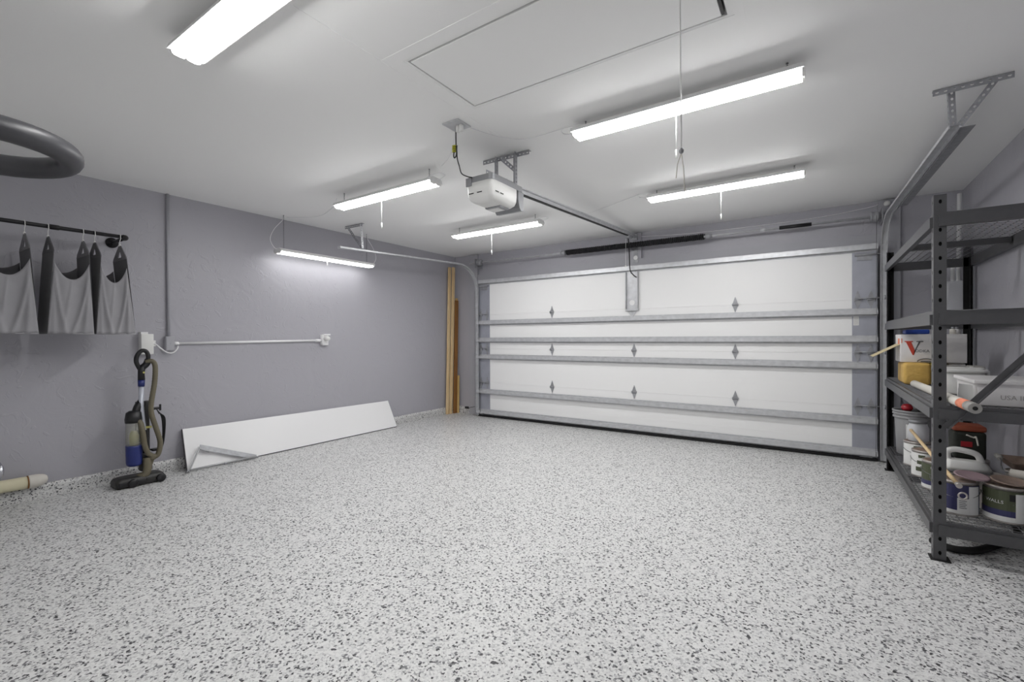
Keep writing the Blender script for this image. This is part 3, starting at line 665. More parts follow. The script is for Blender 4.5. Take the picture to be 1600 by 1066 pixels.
mb = MB(); mb.tube(smoothpath([(-4.79, 1.455, .06), (-4.77, 1.50, .085), (-4.77, 1.515, .14), (-4.78, 1.515, .22)], 6), [.03]*19, 14); part(t, 'neck', MVHOSE, mb, 'olive grey neck')
mb = MB(); mb.box(-4.87, -4.80, 1.475, 1.565, .10, .26, bev=.02); part(t, 'motor_housing', MVDARK, mb)
# spine with handle
mb = MB(); mb.tube([(-4.83, 1.52, .24), (-4.835, 1.515, .46), (-4.84, 1.50, .62)], [.028, .024, .022], 12); part(t, 'spine', MVBLACK, mb)
mb = MB(); mb.tube([(-4.80, 1.505, .455), (-4.81, 1.497, .54), (-4.82, 1.49, .66), (-4.83, 1.495, .83)], [.015, .016, .018, .019], 14); part(t, 'wand', MVSILV, mb, 'silver wand')
mb = MB(); mb.cyl((-4.83, 1.495, .83), (-4.832, 1.497, .885), .024, .026, 14); part(t, 'wand_collar', MVBLUE, mb, 'blue wand collar')
mb = MB(); mb.tube([(-4.832, 1.497, .885), (-4.835, 1.497, .95), (-4.83, 1.50, 1.00)], [.026, .024, .028], 14)
mb.tube(smoothpath([(-4.83, 1.485, .98), (-4.83, 1.462, 1.04), (-4.83, 1.468, 1.095), (-4.83, 1.498, 1.135), (-4.83, 1.53, 1.13), (-4.828, 1.545, 1.09), (-4.826, 1.54, 1.045)], 6), .017, 12)
mb.tube(smoothpath([(-4.83, 1.50, .99), (-4.825, 1.53, 1.02), (-4.825, 1.545, 1.06)], 5), .026, 12)
hp = part(t, 'handle', MVBLACK, mb)
mb = MB(); mb.cyl((-4.804, 1.505, .95), (-4.80, 1.505, .95), .008, None, 10); part(hp, 'button', MVYEL, mb)
# bin
mb = MB(); mb.lathe([(.052, 0), (.052, .006), (.056, .01), (.056, .20)], (-4.81, 1.435, .33), 24); part(t, 'dust_bin', MVCLEAR, mb, 'clear dust bin')
mb = MB(); mb.lathe([(.006, 0), (.03, .0), (.034, .08), (.02, .12)], (-4.81, 1.435, .34), 16); part(t, 'filter', MVYEL, mb, 'yellowish filter')
mb = MB(); mb.lathe([(.040, 0), (.052, .012), (.055, .03), (.058, .16), (.058, .175)], (-4.81, 1.435, .165), 24); part(t, 'bin_base', MVBLUE, mb, 'blue bin base')
mb = MB(); mb.lathe([(.058, 0), (.060, .03), (.052, .085), (.03, .10)], (-4.815, 1.435, .53), 24); mb.tube(smoothpath([(-4.82, 1.45, .60), (-4.83, 1.47, .66), (-4.84, 1.50, .70)], 4), .03, 10); part(t, 'bin_lid', MVBLACK, mb)
mb = MB(); mb.box(-4.87, -4.85, 1.46, 1.56, .26, .70, bev=.008); part(t, 'body_back', MVDARK, mb)
# hoses
def ribbed(P, r, n=14):
    Q = smoothpath(P, n); return Q, [r+(.0016 if k % 2 else 0) for k in range(len(Q))]
mb = MB(); q, r = ribbed([(-4.82, 1.525, 1.04), (-4.80, 1.562, 1.045), (-4.79, 1.582, 1.00), (-4.785, 1.575, .86), (-4.78, 1.55, .70), (-4.77, 1.545, .60), (-4.765, 1.575, .47), (-4.765, 1.605, .34), (-4.765, 1.59, .24), (-4.765, 1.555, .215)], .019); mb.tube(q, r, 12); part(t, 'hose', MVHOSE, mb, 'long olive hose')
mb = MB(); q, r = ribbed([(-4.80, 1.44, .545), (-4.765, 1.465, .53), (-4.75, 1.478, .44), (-4.75, 1.492, .33), (-4.755, 1.515, .26), (-4.765, 1.545, .225), (-4.775, 1.53, .15)], .019); mb.tube(q, r, 12); part(t, 'lower_hose', MVHOSE, mb, 'short olive hose')
mb = MB(); mb.lathe([(.022, 0), (.026, .004), (.026, .04), (.022, .045)], (-4.765, 1.55, .20), 14); part(t, 'hose_coupling', MVHOSE, mb)
mb = MB(); mb.box(-4.80, -4.79, 1.47, 1.555, .47, .487); part(t, 'latch', MVYEL, mb, 'yellow-green latch')
mb = MB()
for k in range(4): mb.tube(smoothpath([(-4.82+.012*k, 1.60, .62-.01*k), (-4.815+.012*k, 1.635+.004*k, .54), (-4.815+.012*k, 1.64, .36), (-4.82+.012*k, 1.62, .25+.01*k), (-4.83+.01*k, 1.59, .27)], 6), .004, 6)
part(t, 'power_cord', MVBLACK, mb, 'black wound power cord')
for z in (.63, .27):
    mb = MB(); mb.box(-4.86, -4.79, 1.56, 1.625, z-.008, z+.008, bev=.004); mb.box(-4.80, -4.79, 1.61, 1.625, z-.02, z+.035, bev=.003); part(t, 'cord_hook', MVBLACK, mb)

# ================================================================ WHITE PANEL, BRACKET, LUMBER
t = thing('melamine_board', (-4.90, 3.12, 0), 'long white board leaning low against the left wall', 'board')
def slab(m, A, B, C, D, th):
    A, B, C, D = map(V, (A, B, C, D)); n = (B-A).cross(D-A).normalized(); n = n if n.x > 0 else -n
    vs = [A, B, C, D]+[p-n*th for p in (A, B, C, D)]
    m.add(vs, [(0, 1, 2, 3), (7, 6, 5, 4), (0, 4, 5, 1), (1, 5, 6, 2), (2, 6, 7, 3), (3, 7, 4, 0)]); return n
A, B, Cc, D = (-4.865, 1.850, .010), (-4.880, 4.405, .010), (-5.026, 4.375, .360), (-5.028, 1.872, .378)
mb = MB(); slab(mb, A, B, Cc, D, .016); part(t, 'board', MPANEL, mb)
nn = (V(B)-V(A)).cross(V(D)-V(A)).normalized(); nn = nn if nn.x > 0 else -nn
mb = MB(); mb.bar(V(A)-nn*.008-V(0, 0, .004), V(B)-nn*.008-V(0, 0, .004), .008, .0165, nn); mb.bar(V(A)-nn*.008-V(0, .003, 0), V(D)-nn*.008-V(0, .003, 0), .006, .0165, nn); part(t, 'edge_shade', MPANELE, mb, 'dark edge strips, the bottom one painted in as shadow gap')  # bottom strip is the shadow gap put in as colour; left end also dark
t = thing('shelf_bracket', (-4.79, 2.0, 0), 'triangular zinc shelf bracket leaning on the left end of the white board', 'bracket')
b0, b1, b2 = V(-4.815, 1.838, .012), V(-4.905, 1.965, .205), V(-4.83, 2.455, .012)
mb = MB(); mb.bar(b0, b1, .022, .004, (1, 0, .3)); mb.bar(b0+V(.008, .0, 0), b1+V(.008, 0, 0), .004, .016, (1, 0, .3)); part(t, 'short_arm', MBRK, mb)
mb = MB(); mb.bar(b1, b2, .048, .004, (1, 0, .5), 0); part(t, 'long_arm', MGALVD, mb)
mb = MB(); mb.tube([b0+V(.012, .01, .014), (b0+b2)/2+V(.02, 0, .018), b2+V(.012, -.01, .01)], .010, 10); part(t, 'brace_rod', MBRK, mb)
mb = MB(); mb.lathe([(.003, -.012), (.014, -.012), (.014, .012), (.003, .012)], (b0+b2)/2+V(.02, 0, .012), 12, axis='y'); mb.bar((b0+b2)/2+V(.02, 0, .004), (b0+b2)/2+V(.05, .06, -.008), .006, .003); part(t, 'clip', MGALVD, mb)
mb = MB(); mb.cyl(b1+V(.012, .0, -.02), b1+V(.03, .07, -.06), .004, None, 8); part(t, 'pin', MGALVD, mb)
mb = MB(); mb.tube([b0+V(0, -.02, -.004), b0+V(0, .01, .02)], .008, 8); mb.tube([b2+V(0, -.01, .008), b2+V(.01, .02, -.004)], .008, 8); part(t, 'foot', MGALVD, mb)
def plank(label, bot, top, w, th, mats, name='plank'):
    m = MB(); bot, top = V(bot), V(top); d = (top-bot).normalized(); wv = Vector((0, 1, 0)); wv = (wv-d*wv.dot(d)).normalized(); nv = Vector((1, 0, 0))
    vs = [p+wv*(a*w/2)+nv*b for p in (bot, top) for a, b in ((-1, 0), (1, 0), (1, th), (-1, th))]
    m.add(vs, [(0, 1, 2, 3), (7, 6, 5, 4), (0, 4, 5, 1), (1, 5, 6, 2), (3, 7, 4, 0)], 0); m.add(vs, [(2, 6, 7, 3)], 0)
    return tag(m.build(name, mats), label, 'plank', 'planks standing in the front left corner')
plank('tall pale pine plank standing in the corner, the leftmost of the planks', (-5.015, 5.588, .002), (-5.02, 5.668, 2.395), .050, .024, MPINE)
plank('tall pale pine plank second in the corner, between the leftmost plank and the brown board', (-5.00, 5.655, .002), (-5.01, 5.752, 2.405), .052, .024, MPINE)
plank('shorter brown stained board standing in the corner between pale planks', (-4.975, 5.735, .002), (-4.985, 5.80, 1.86), .070, .02, MBROWN)
plank('short-topped pale plank standing behind the brown board in the corner', (-5.012, 5.775, .002), (-5.016, 5.835, 1.90), .045, .020, MBRASS)
plank('short offcut of pale wood standing at the right side of the corner planks', (-4.95, 5.785, .002), (-4.952, 5.80, .62), .030, .018, MBRASS)

# ================================================================ STORAGE RACK
RX0, RX1, RY0, RY1, RH = .532, 1.098, 3.38, 5.455, 2.005
t = thing('storage_rack', ((RX0+RX1)/2, (RY0+RY1)/2, 0), 'charcoal steel storage rack with four wire shelves along the right wall', 'shelf rack')
LV = (.215, .852, 1.368, 1.905)
for x, sx in ((RX0, 1), (RX1, -1)):
    for y, sy in ((RY0, 1), (RY1, -1)):
        mb = MB(); W = .052
        mb.plate((x+sx*W/2, y, .004), (x+sx*W/2, y, RH), W, (0, -1, 0), .003, .0775, .0075, .012)
        mb.plate((x, y+sy*W/2, .004), (x, y+sy*W/2, RH), W, (1, 0, 0), .003, .0775, .0075, .012)
        mb.box(min(x+sx*.004, x+sx*W), max(x+sx*.004, x+sx*W), min(y+sy*.012, y+sy*.014), max(y+sy*.012, y+sy*.014), .004, RH, mi=1)  # backing strips coloured dark so the slots look shaded
        mb.box(min(x+sx*.012, x+sx*.014), max(x+sx*.012, x+sx*.014), min(y+sy*.014, y+sy*W), max(y+sy*.014, y+sy*W), .004, RH, mi=1)
        p = part(t, 'post', [MRACK, MHOLESHADE], mb)
        mb = MB(); mb.box(min(x-sx*.014, x+sx*.07), max(x-sx*.014, x+sx*.07), min(y-sy*.014, y+sy*.07), max(y-sy*.014, y+sy*.07), .0, .006); part(p, 'foot_plate', MBLACK, mb)
bp_ = [(0, 0), (.006, 0), (.006, -.018), (.018, -.018), (.018, -.074), (-.010, -.074), (-.010, 0)]
def beam(p0, p1, flip):
    m = MB(); m.extrude([(a*flip, b) for a, b in bp_][::flip], p0, p1); return m
for z in LV:
    part(t, 'beam', MRACK, beam((RX0+.004, RY0+.02, z), (RX0+.004, RY1-.02, z), -1))
    part(t, 'beam', MRACK, beam((RX1-.004, RY0+.02, z), (RX1-.004, RY1-.02, z), 1))
    part(t, 'beam', MRACK, beam((RX0+.02, RY0+.004, z), (RX1-.02, RY0+.004, z), 1))
    part(t, 'beam', MRACK, beam((RX0+.02, RY1-.004, z), (RX1-.02, RY1-.004, z), -1))
    m = MB(); m.box(RX0+.02, RX1-.02, 4.39, 4.43, z-.05, z-.008); part(t, 'support_bar', MRACK, m)
    m = MB(); r = .0022
    for k in range(12): m.cyl((RX0+.03+k*(RX1-RX0-.06)/11, RY0+.005, z), (RX0+.03+k*(RX1-RX0-.06)/11, RY1-.005, z), r, None, 5)
    for k in range(42): m.cyl((RX0+.006, RY0+.02+k*(RY1-RY0-.04)/41, z+.004), (RX1-.006, RY0+.02+k*(RY1-RY0-.04)/41, z+.004), r, None, 5)
    part(t, 'wire_deck', MWIRE, m)
m = MB(); m.extrude([(-.016, -.003), (.016, -.003), (.016, .003), (-.016, .003)], (RX0+.045, RY0-.008, .735), (RX1-.01, RY0-.008, 1.40), (0, -1, 0)); m.extrude([(.010, -.003), (.016, -.003), (.016, .02), (.010, .02)], (RX0+.045, RY0-.008, .735), (RX1-.01, RY0-.008, 1.40), (0, -1, 0)); part(t, 'diagonal_brace', MRACK, m)

Z2, Z1 = LV[1]+.008, LV[0]+.008
# ---- upper shelf: cartons
bx0, bx1, by0, by1, bz0, bz1 = .545, .925, 4.70, 4.98, 1.030, 1.247
t = thing('vodka_carton', ((bx0+bx1)/2, (by0+by1)/2, bz0), 'white carton printed with a big red V, on top of a tan package', 'box')
mb = MB(); mb.box(bx0, bx1, by0, by1, bz0, bz1, bev=.003); part(t, 'body', MCARD, mb)
mb = MB(); mb.add([(bx0-.002, by0+.02, 1.17), (bx0-.002, by1-.02, 1.17), (bx0-.17, by1-.02, 1.07), (bx0-.17, by0+.02, 1.07)], [(0, 1, 2, 3)]); f = part(t, 'flap', MKRAFT, mb, 'open brown card flap'); f.modifiers.new('thick', 'SOLIDIFY').thickness = .004
mb = MB(); y = by0-.0012
def poly(m, pts, z0, x0, s, th=.0012):
    n = len(pts); vs = [(x0+a*s, y-q, z0+b*s) for q in (0, th) for a, b in pts]
    m.add(vs, [list(range(n))[::-1], list(range(n, 2*n))]+[(i, n+i, n+(i+1) % n, (i+1) % n) for i in range(n)])
vx0, vz0, vs_ = bx0+.030, 1.085, .110
poly(mb, [(.30, 0), (.47, 0), (.57, .26), (.47, .44), (.385, .24), (.13+.17, .94), (.10, .94)][0:0] or [(.02, .93), (.30, .93), (.52, .27), (.44, .0), (.38, .0)], vz0, vx0, vs_)
poly(mb, [(-.06, .93), (.40, .93), (.40, 1.0), (-.06, 1.0)], vz0, vx0, vs_)
part(t, 'printed_letter', MRED, mb, 'red letter V')
mb = MB(); poly(mb, [(.44, .0), (.52, .27), (.80, .93), (.70, .93), (.47, .27)], vz0, vx0, vs_); poly(mb, [(.58, .93), (.95, .93), (.95, 1.0), (.58, 1.0)], vz0, vx0, vs_); part(t, 'letter_stroke', MGREYPR, mb, 'thin grey stroke of the V')
vs, fs = text2d('ODKA', .030)
mb = MB(); mb.add([(vx0+.056+a*.98, y-.001, 1.108+b) for a, b in vs], fs); part(t, 'lettering', MGREYPR, mb, 'small grey letters ODKA')
mb = MB(); mb.tube([(vx0+.12+.05*cos(q), y, 1.036+.022*sin(q)) for q in [pi*k/12 for k in range(13)]], .0035, 6); mb.box(vx0+.09, vx0+.15, y-.001, y+.0005, 1.034, 1.042); part(t, 'emblem', MGREYPR, mb)
mb = MB(); mb.box(bx0-.0015, bx0+.0005, by0+.05, by0+.13, 1.17, 1.215); mb.box(bx0+.004, bx0+.010, by0-.0015, by0+.0005, 1.18, 1.215); part(t, 'red_mark', MPEACH, mb)
mb = MB(); mb.box(.555, .715, 4.62, 4.95, Z2, 1.028, bev=.022); tag(mb.build('tan_package', MTAN), 'crumpled tan wrapped package under the carton with the red V', 'package')
mb = MB(); mb.box(.722, .80, 4.64, 4.93, Z2, 1.027, bev=.01); tag(mb.build('yellow_bag', MYPAPER), 'yellow paper bag beside the tan package', 'bag')
mb = MB(); mb.box(.83, .925, 4.74, 4.98, Z2, 1.026, bev=.01); tag(mb.build('white_carton', MCARD), 'plain white carton under the right end of the printed carton', 'box')
mb = MB(); mb.box(.585, .73, 4.78, 4.95, 1.249, 1.285, bev=.01); tag(mb.build('blue_case', MBLUE), 'flat blue case lying on top of the carton with the red V', 'case')
for x, y_, m_, lab in ((.865, 4.80, MCREAM2, 'small cream bottle standing at the right end of the printed carton top'), (.905, 4.90, MCARD, 'small white bottle standing behind the cream bottle on the carton')):
    b = thing('bottle', (x, y_, 1.249), lab, 'bottle', 'small bottles on the carton')
    mb = MB(); mb.lathe([(.018, 0), (.02, .003), (.02, .03), (.01, .036), (.01, .040)], (x, y_, 1.249), 16); part(b, 'body', m_, mb)
    mb = MB(); mb.lathe([(.011, 0), (.011, .012), (.009, .014)], (x, y_, 1.289), 14); part(b, 'cap', MOPGREY, mb)
t = thing('plastic_tub', (.72, 4.05, Z2), 'white plastic tub with a clipped lid behind the rack post, on the upper loaded shelf', 'tub')
mb = MB(); loft(mb, [[(x, y, z) for x, y in rrect(.655-s, .875+s, 3.99-s, 4.20+s, .04)] for z, s in ((Z2, -.012), (Z2+.01, -.008), (1.0, 0))]); part(t, 'body', MWHITEP, mb)
mb = MB(); loft(mb, [[(x, y, z) for x, y in rrect(.643, .887, 3.978, 4.212, .045)] for z in (1.0, 1.022)]); loft(mb, [[(x, y, z) for x, y in rrect(.655, .875, 3.99, 4.20, .04)] for z in (1.022, 1.034)]); part(t, 'lid', MWHITEP, mb)
mb = MB(); mb.box(.887, .902, 4.05, 4.12, .975, 1.012, bev=.004); part(t, 'clip', MWHITEP, mb)
mb = MB(); mb.box(.67, .80, 4.01, 4.17, 1.0335, 1.037); mb.box(.815, .87, 4.0, 4.15, 1.0335, 1.040); part(t, 'lid_label', MROLL, mb, 'brown-grey lid label')
t = thing('long_white_box', (.90, 3.62, Z2), 'long low white box with faint handwriting behind the diagonal brace', 'box')
mb = MB(); mb.box(.715, 1.032, 3.43, 3.86, Z2, .992, bev=.003); part(t, 'body', MCARD, mb)
mb = MB(); mb.box(.70, 1.042, 3.42, 3.87, .975, .994, bev=.002); part(t, 'lid', MCARD, mb)
vs, fs = text2d('USA II', .034); mb = MB(); mb.add([(.80+a, 3.4285, .895+b) for a, b in vs], fs); part(t, 'handwriting', MROLL, mb, 'faint handwriting')
mb = MB(); mb.box(.905, .985, 3.4275, 3.4305, .885, .945); lb = part(t, 'label', MLABEL, mb)
mb = MB()
for k in range(4): mb.box(.91, .98-(k % 2)*.02, 3.4262, 3.4277, .892+k*.013, .896+k*.013)
part(lb, 'printed_line', MGREYPR, mb)
mb = MB(); P = [(.640, 3.455, Z2), (.705, 3.44, Z2), (.700, 3.445, .965), (.647, 3.46, .970)]; slab_v = [V(p) for p in P]
mb.add(slab_v+[p+V(.004, .022, 0) for p in slab_v], [(0, 1, 2, 3), (7, 6, 5, 4), (0, 4, 5, 1), (1, 5, 6, 2), (2, 6, 7, 3), (3, 7, 4, 0)]); tag(mb.build('white_envelope', MLABEL), 'white folded packet standing beside the long white box', 'packet')
t = thing('tape_roll', (.63, 3.8, Z2), 'long grey and white roll poking out past the rack post with an orange end label', 'roll')
ra_, rb_ = V(.624, 3.03, .886), V(.588, 4.40, .886)
mb = MB(); mb.tube([ra_.lerp(rb_, .07), ra_.lerp(rb_, .3), rb_], .0245, 18); part(t, 'roll', MCREAM2, mb)
mb = MB(); mb.tube([ra_, ra_.lerp(rb_, .07)], .0255, 18); part(t, 'core', MROLL, mb, 'grey core end')
mb = MB(); d_ = (ra_-rb_).normalized(); mb.cyl(ra_+d_*.0005, ra_+d_*.0015, .010, None, 12); part(t, 'core_hole', MBLACK, mb)
mb = MB(); mb.tube([ra_.lerp(rb_, .075), ra_.lerp(rb_, .16)], .0255, 18); part(t, 'end_label', MPEACH, mb, 'orange label')
# ---- poles in the corner behind the rack
for i, (x, y_, h, lab) in enumerate(((1.03, 5.60, 2.50, 'tallest white pole standing in the corner behind the rack'), (1.052, 5.635, 1.95, 'white pole in the corner right of the tallest one'), (.992, 5.62, 1.93, 'white pole in the corner left of the tallest one'))):
    mb = MB(); mb.tube([(x, y_, .002), (x+.012, y_, h*.5), (x+.02, y_, h)], .0155, 14); tag(mb.build('white_pole', MPVC), lab, 'pole', 'white poles in the right corner')
mb = MB(); loft(mb, [[(x, y, z) for x, y in rrect(.955-s, 1.095+s*.6, 5.555-s*.5, 5.69, .03)] for z, s in ((1.42, .028), (1.47, .024), (1.55, .016), (1.62, .008), (1.70, 0), (1.722, .004))], caps=False)
o = mb.build('plastic_cover', MCLEAR); o.modifiers.new('thick', 'SOLIDIFY').thickness = .002
tag(o, 'cloudy plastic cover round the white poles in the right corner', 'cover')

# ---- bottom shelf: bucket, cans, tools
t = thing('grey_bucket', (.695, 5.17, Z1), 'grey plastic bucket with a white label at the far end of the bottom shelf', 'bucket')
bc = (.695, 5.17)
mb = MB(); mb.lathe([(.118, 0), (.122, .004), (.136, .30), (.136, .31), (.148, .312), (.148, .325), (.139, .327), (.139, .338), (.150, .340), (.150, .352), (.142, .354), (.142, .362), (.152, .364), (.152, .378), (.143, .380), (.138, .37), (.13, .345)], (*bc, Z1), 40); part(t, 'body', MBUCK, mb)
mb = MB(); a = atan2(-5.17, -.695)
mb.patch(bc, .1235, a-.44, a+.02, Z1+.05, Z1+.265, mi=0, r2=.135, th=.0015); lb = part(t, 'label', MLABEL, mb, 'white label')
mb = MB(); mb.patch(bc, .1255, a-.40, a-.30, Z1+.07, Z1+.095, n=4, r2=.1265); mb.patch(bc, .1255, a-.24, a-.14, Z1+.07, Z1+.095, n=4, r2=.1265); part(lb, 'printed_mark', MGREYPR, mb)
mb = MB(); mb.lathe([(.004, .372), (.137, .370), (.137, .362), (.004, .358)], (*bc, Z1), 32); part(t, 'contents', MVDARK, mb, 'dark contents')
mb = MB(); mb.lathe([(.004, 0), (.028, .003), (.040, .022), (.040, .034), (.028, .056), (.004, .062)], (.635, 5.11, Z1+.373), 20); tag(mb.build('red_ball', MREDB), 'glossy red ball resting on the grey bucket', 'ball')
mb = MB(); mb.tube(smoothpath([(.70, 5.09, Z1+.40), (.76, 5.10, Z1+.41), (.80, 5.16, Z1+.395)], 5), [.022, .026, .03, .03, .03, .03, .028, .026, .022, .016, .01], 12); tag(mb.build('dark_glove', MVDARK), 'dark rag lying on the bucket beside the red ball', 'rag')

def can(x, y_, label, style, r=.083, h=.190, z=Z1, rot=0):
    t = thing('paint_can', (x, y_, z), label, 'paint can', 'paint cans on the bottom shelf')
    a = atan2(-y_, -x)+rot
    mb = MB(); mb.lathe([(r-.003, 0), (r+.001, .001), (r+.001, .006), (r-.001, .009), (r-.001, h-.012), (r+.002, h-.010), (r+.002, h-.002), (r-.004, h), (r-.010, h-.008)], (x, y_, z), 36); part(t, 'body', MCANM, mb)
    mb = MB(); mb.lathe([(.004, h-.006), (r-.018, h-.006), (r-.016, h-.001), (r-.011, h-.001), (r-.010, h-.010), (.004, h-.012)], (x, y_, z), 32); part(t, 'lid', MDRIED if style != 'bare' else MCANM, mb, 'paint-smeared lid')
    def pt(name, mat, a0, a1, z0, z1, lift, lab=None, par=None):
        m = MB(); m.patch((x, y_), r+lift, a+a0, a+a1, z+z0, z+z1, n=18); return part(par or t, name, mat, m, lab)
    L = h
    if style == 'green':
        w = pt('label', MGREEN, -1.5, 1.5, .012, L-.02, .0008, 'olive green label')
        pt('label_stripe', MLABEL, -1.5, 1.5, .012, .038, .0020, 'white bottom stripe', w)
        pt('label_band', MNAVY, -1.5, 1.5, .038, .070, .0020, 'navy band', w)
        pt('label_panel', MLABEL, .36, 1.5, .012, L-.03, .0032, 'white text panel', w)
    if style == 'greenleft':
        w = pt('label', MGREEN, -1.5, 1.5, .012, L-.02, .0008, 'olive green label')
        pt('label_stripe', MLABEL, -1.5, 1.5, .012, .034, .0020, 'white bottom stripe', w)
        pt('label_band', MNAVY, -1.5, 1.5, .034, .062, .0020, 'navy band', w)
        pt('label_panel', MLABEL, .15, .95, .045, .095, .0032, 'white text panel', w)
    if style == 'navy':
        w = pt('label', MNAVY, -1.5, 1.5, .012, L-.018, .0008, 'navy label')
        pt('label_panel', MLABEL, -.05, 1.2, .030, .100, .0020, 'white text panel', w)
        pt('label_panel', MLABEL, .52, 1.2, .012, L-.022, .0026, 'white side panel', w)
        pt('label_stripe', MLABEL, -1.5, 1.2, .012, .030, .0022, 'white bottom stripe', w)
        m = MB()
        for k in range(5): m.patch((x, y_), r+.0034, a+.04, a+.40-.06*(k % 2), z+.045+k*.010, z+.048+k*.010, n=6)
        part(w, 'printed_line', MGREYPR, m)
    if style == 'white':
        w = pt('label', MLABEL, -1.6, 1.6, .012, L-.018, .0008, 'white label')
        for q, (z0, z1) in enumerate(((.045, .075), (.095, .12), (.14, .16))): pt('label_patch', MGREEN, -.75+.1*q, -.1, z0, z1, .002, 'green printed patch', w)
        pt('label_band', MNAVY, .0, .7, .03, .06, .002, 'navy printed patch', w)
    # wire bail
    e0, e1 = a+pi/2, a-pi/2; m = MB(); P = []
    for k in range(13):
        q = pi*k/12; s_ = cos(q); P.append((x+(r+.006)*s_*cos(e0)+(r*.98*sin(q))*cos(a)*1.02, y_+(r+.006)*s_*sin(e0)+(r*.98*sin(q))*sin(a)*1.02, z+h-.055-.035*sin(q)))
    m.tube(P, .002, 6); part(t, 'wire_handle', MWIRE, m)
    return t, a
can(.672, 3.600, 'paint can with navy and white label, first by the near rack post', 'navy')
tb, aa = can(.863, 3.590, 'paint can with olive green label at the near end, right of the navy one', 'green', r=.092, h=.195)
vs, fs = text2d('WALLS', .024); m = MB(); mx = max(p[0] for p in vs)
m.add([(.863+(.092+.0036)*cos(aa-.93+p[0]/.092), 3.590+(.092+.0036)*sin(aa-.93+p[0]/.092), Z1+.105+p[1]) for p in vs], fs); part(tb, 'lettering', MLABEL, m, 'white letters WALLS')
m = MB(); m.patch((.863, 3.590), .092+.0036, aa+.12, aa+.34, Z1+.125, Z1+.160, n=8); part(tb, 'emblem', MBLACK, m, 'dark oval emblem')
can(.668, 4.065, 'paint can with green label and wire handle left of the near post', 'greenleft', r=.086)
can(.655, 4.395, 'white-labelled paint can in the second place along the shelf front', 'white')
can(.650, 4.735, 'white-labelled paint can just in front of the grey bucket', 'white', rot=.3)
can(.852, 3.815, 'bare paint can under the white steam iron', 'bare')
can(.672, 3.815, 'paint can hidden behind the navy one, below the iron', 'bare')
can(1.025, 3.70, 'bare paint can against the right side of the bottom shelf', 'bare', r=.08)
can(.86, 4.25, 'bare paint can under the dark cloth case', 'bare')
can(1.02, 3.93, 'bare paint can at the back right of the bottom shelf', 'bare', r=.08, h=.205)
t = thing('clear_jar', (.668, 4.735, Z1+.192), 'cloudy clear jar standing on the paint can beside the bucket', 'jar')
mb = MB(); mb.lathe([(.058, 0), (.064, .006), (.066, .10), (.055, .125), (.055, .14)], (.655, 4.735, Z1+.191), 24); part(t, 'body', MCLEAR, mb)
mb = MB(); mb.lathe([(.059, .0), (.059, .022), (.05, .026)], (.655, 4.735, Z1+.331), 24); part(t, 'lid', MOPGREY, mb)
mb = MB(); mb.tube([(.600, 4.64, Z1+.285), (.618, 3.98, Z1+.236), (.634, 3.415, Z1+.202)], .0105, 10)
t = thing('paint_stick', (.62, 4.0, Z1+.19), 'long wooden stick with a metal ring end lying across the paint cans', 'stick'); part(t, 'shaft', MPINE, mb)
mb = MB(); mb.tube([(.634, 3.415, Z1+.202), (.636, 3.385, Z1+.199)], [.013, .014], 10); part(t, 'ferrule', MCANM, mb, 'metal ferrule')
mb = MB(); mb.tube(arc((.648, 3.492, Z1+.150), .017, 0, 2*pi, 18, (1, 0, 0), (0, 0, 1)), .0045, 8); part(t, 'ring', MCANM, mb, 'metal ring')
for ob_ in [c for c in t.children if c.name.startswith('ring')]: ob_.location.y -= .115
# steam iron
zi = Z1+.193
t = thing('steam_iron', (.75, 3.81, zi), 'white steam iron lying on the paint cans behind the near post', 'iron')
def tear(s, z, x0=.650, x1=.862): return [(x0+(x1-x0)*u, 3.812+sg*s*.055*(1-(max(0, u-.45)/.55)**2)**.5 if u < 1 else 3.812, z) for sg, us in ((1, [k/10 for k in range(11)]), (-1, [k/10 for k in range(9, -1, -1)])) for u in us]
mb = MB(); loft(mb, [tear(1, zi), tear(1, zi+.012)], smooth=False); part(t, 'sole_plate', MGALVD, mb, 'grey sole plate')
mb = MB(); loft(mb, [tear(1, zi+.012), tear(.95, zi+.03, .652, .852), tear(.75, zi+.055, .655, .835), tear(.5, zi+.068, .66, .815)]); part(t, 'body', MWHITEP, mb)
mb = MB(); mb.tube(smoothpath([(.812, 3.812, zi+.06), (.792, 3.812, zi+.105), (.74, 3.812, zi+.122), (.69, 3.812, zi+.125), (.662, 3.812, zi+.105), (.666, 3.812, zi+.05)], 7), .017, 12); part(t, 'handle', MWHITEP, mb)
# dark case with cord
zc_ = Z1+.193
t = thing('cloth_case', (.83, 4.24, zc_), 'dark green cloth case with a rust-orange top standing on the paint cans', 'case')
mb = MB(); mb.box(.755, .915, 4.17, 4.34, zc_, zc_+.185, bev=.02); part(t, 'body', MDKGREEN, mb)
mb = MB(); mb.box(.752, .915, 4.168, 4.342, zc_+.185, zc_+.222, bev=.012); part(t, 'lid', MORANGE, mb, 'rust-orange lid')
mb = MB(); mb.box(.79, .845, 4.166, 4.171, zc_+.085, zc_+.12); part(t, 'badge', MREDB, mb, 'small red badge')
mb = MB(); mb.tube(smoothpath([(.815, 4.163, zc_+.165), (.85, 4.16, zc_+.15), (.86, 4.155, zc_+.155), (.87, 4.155, zc_+.10)], 6), .005, 8); part(t, 'cord', MCREAM2, mb, 'cream cord')
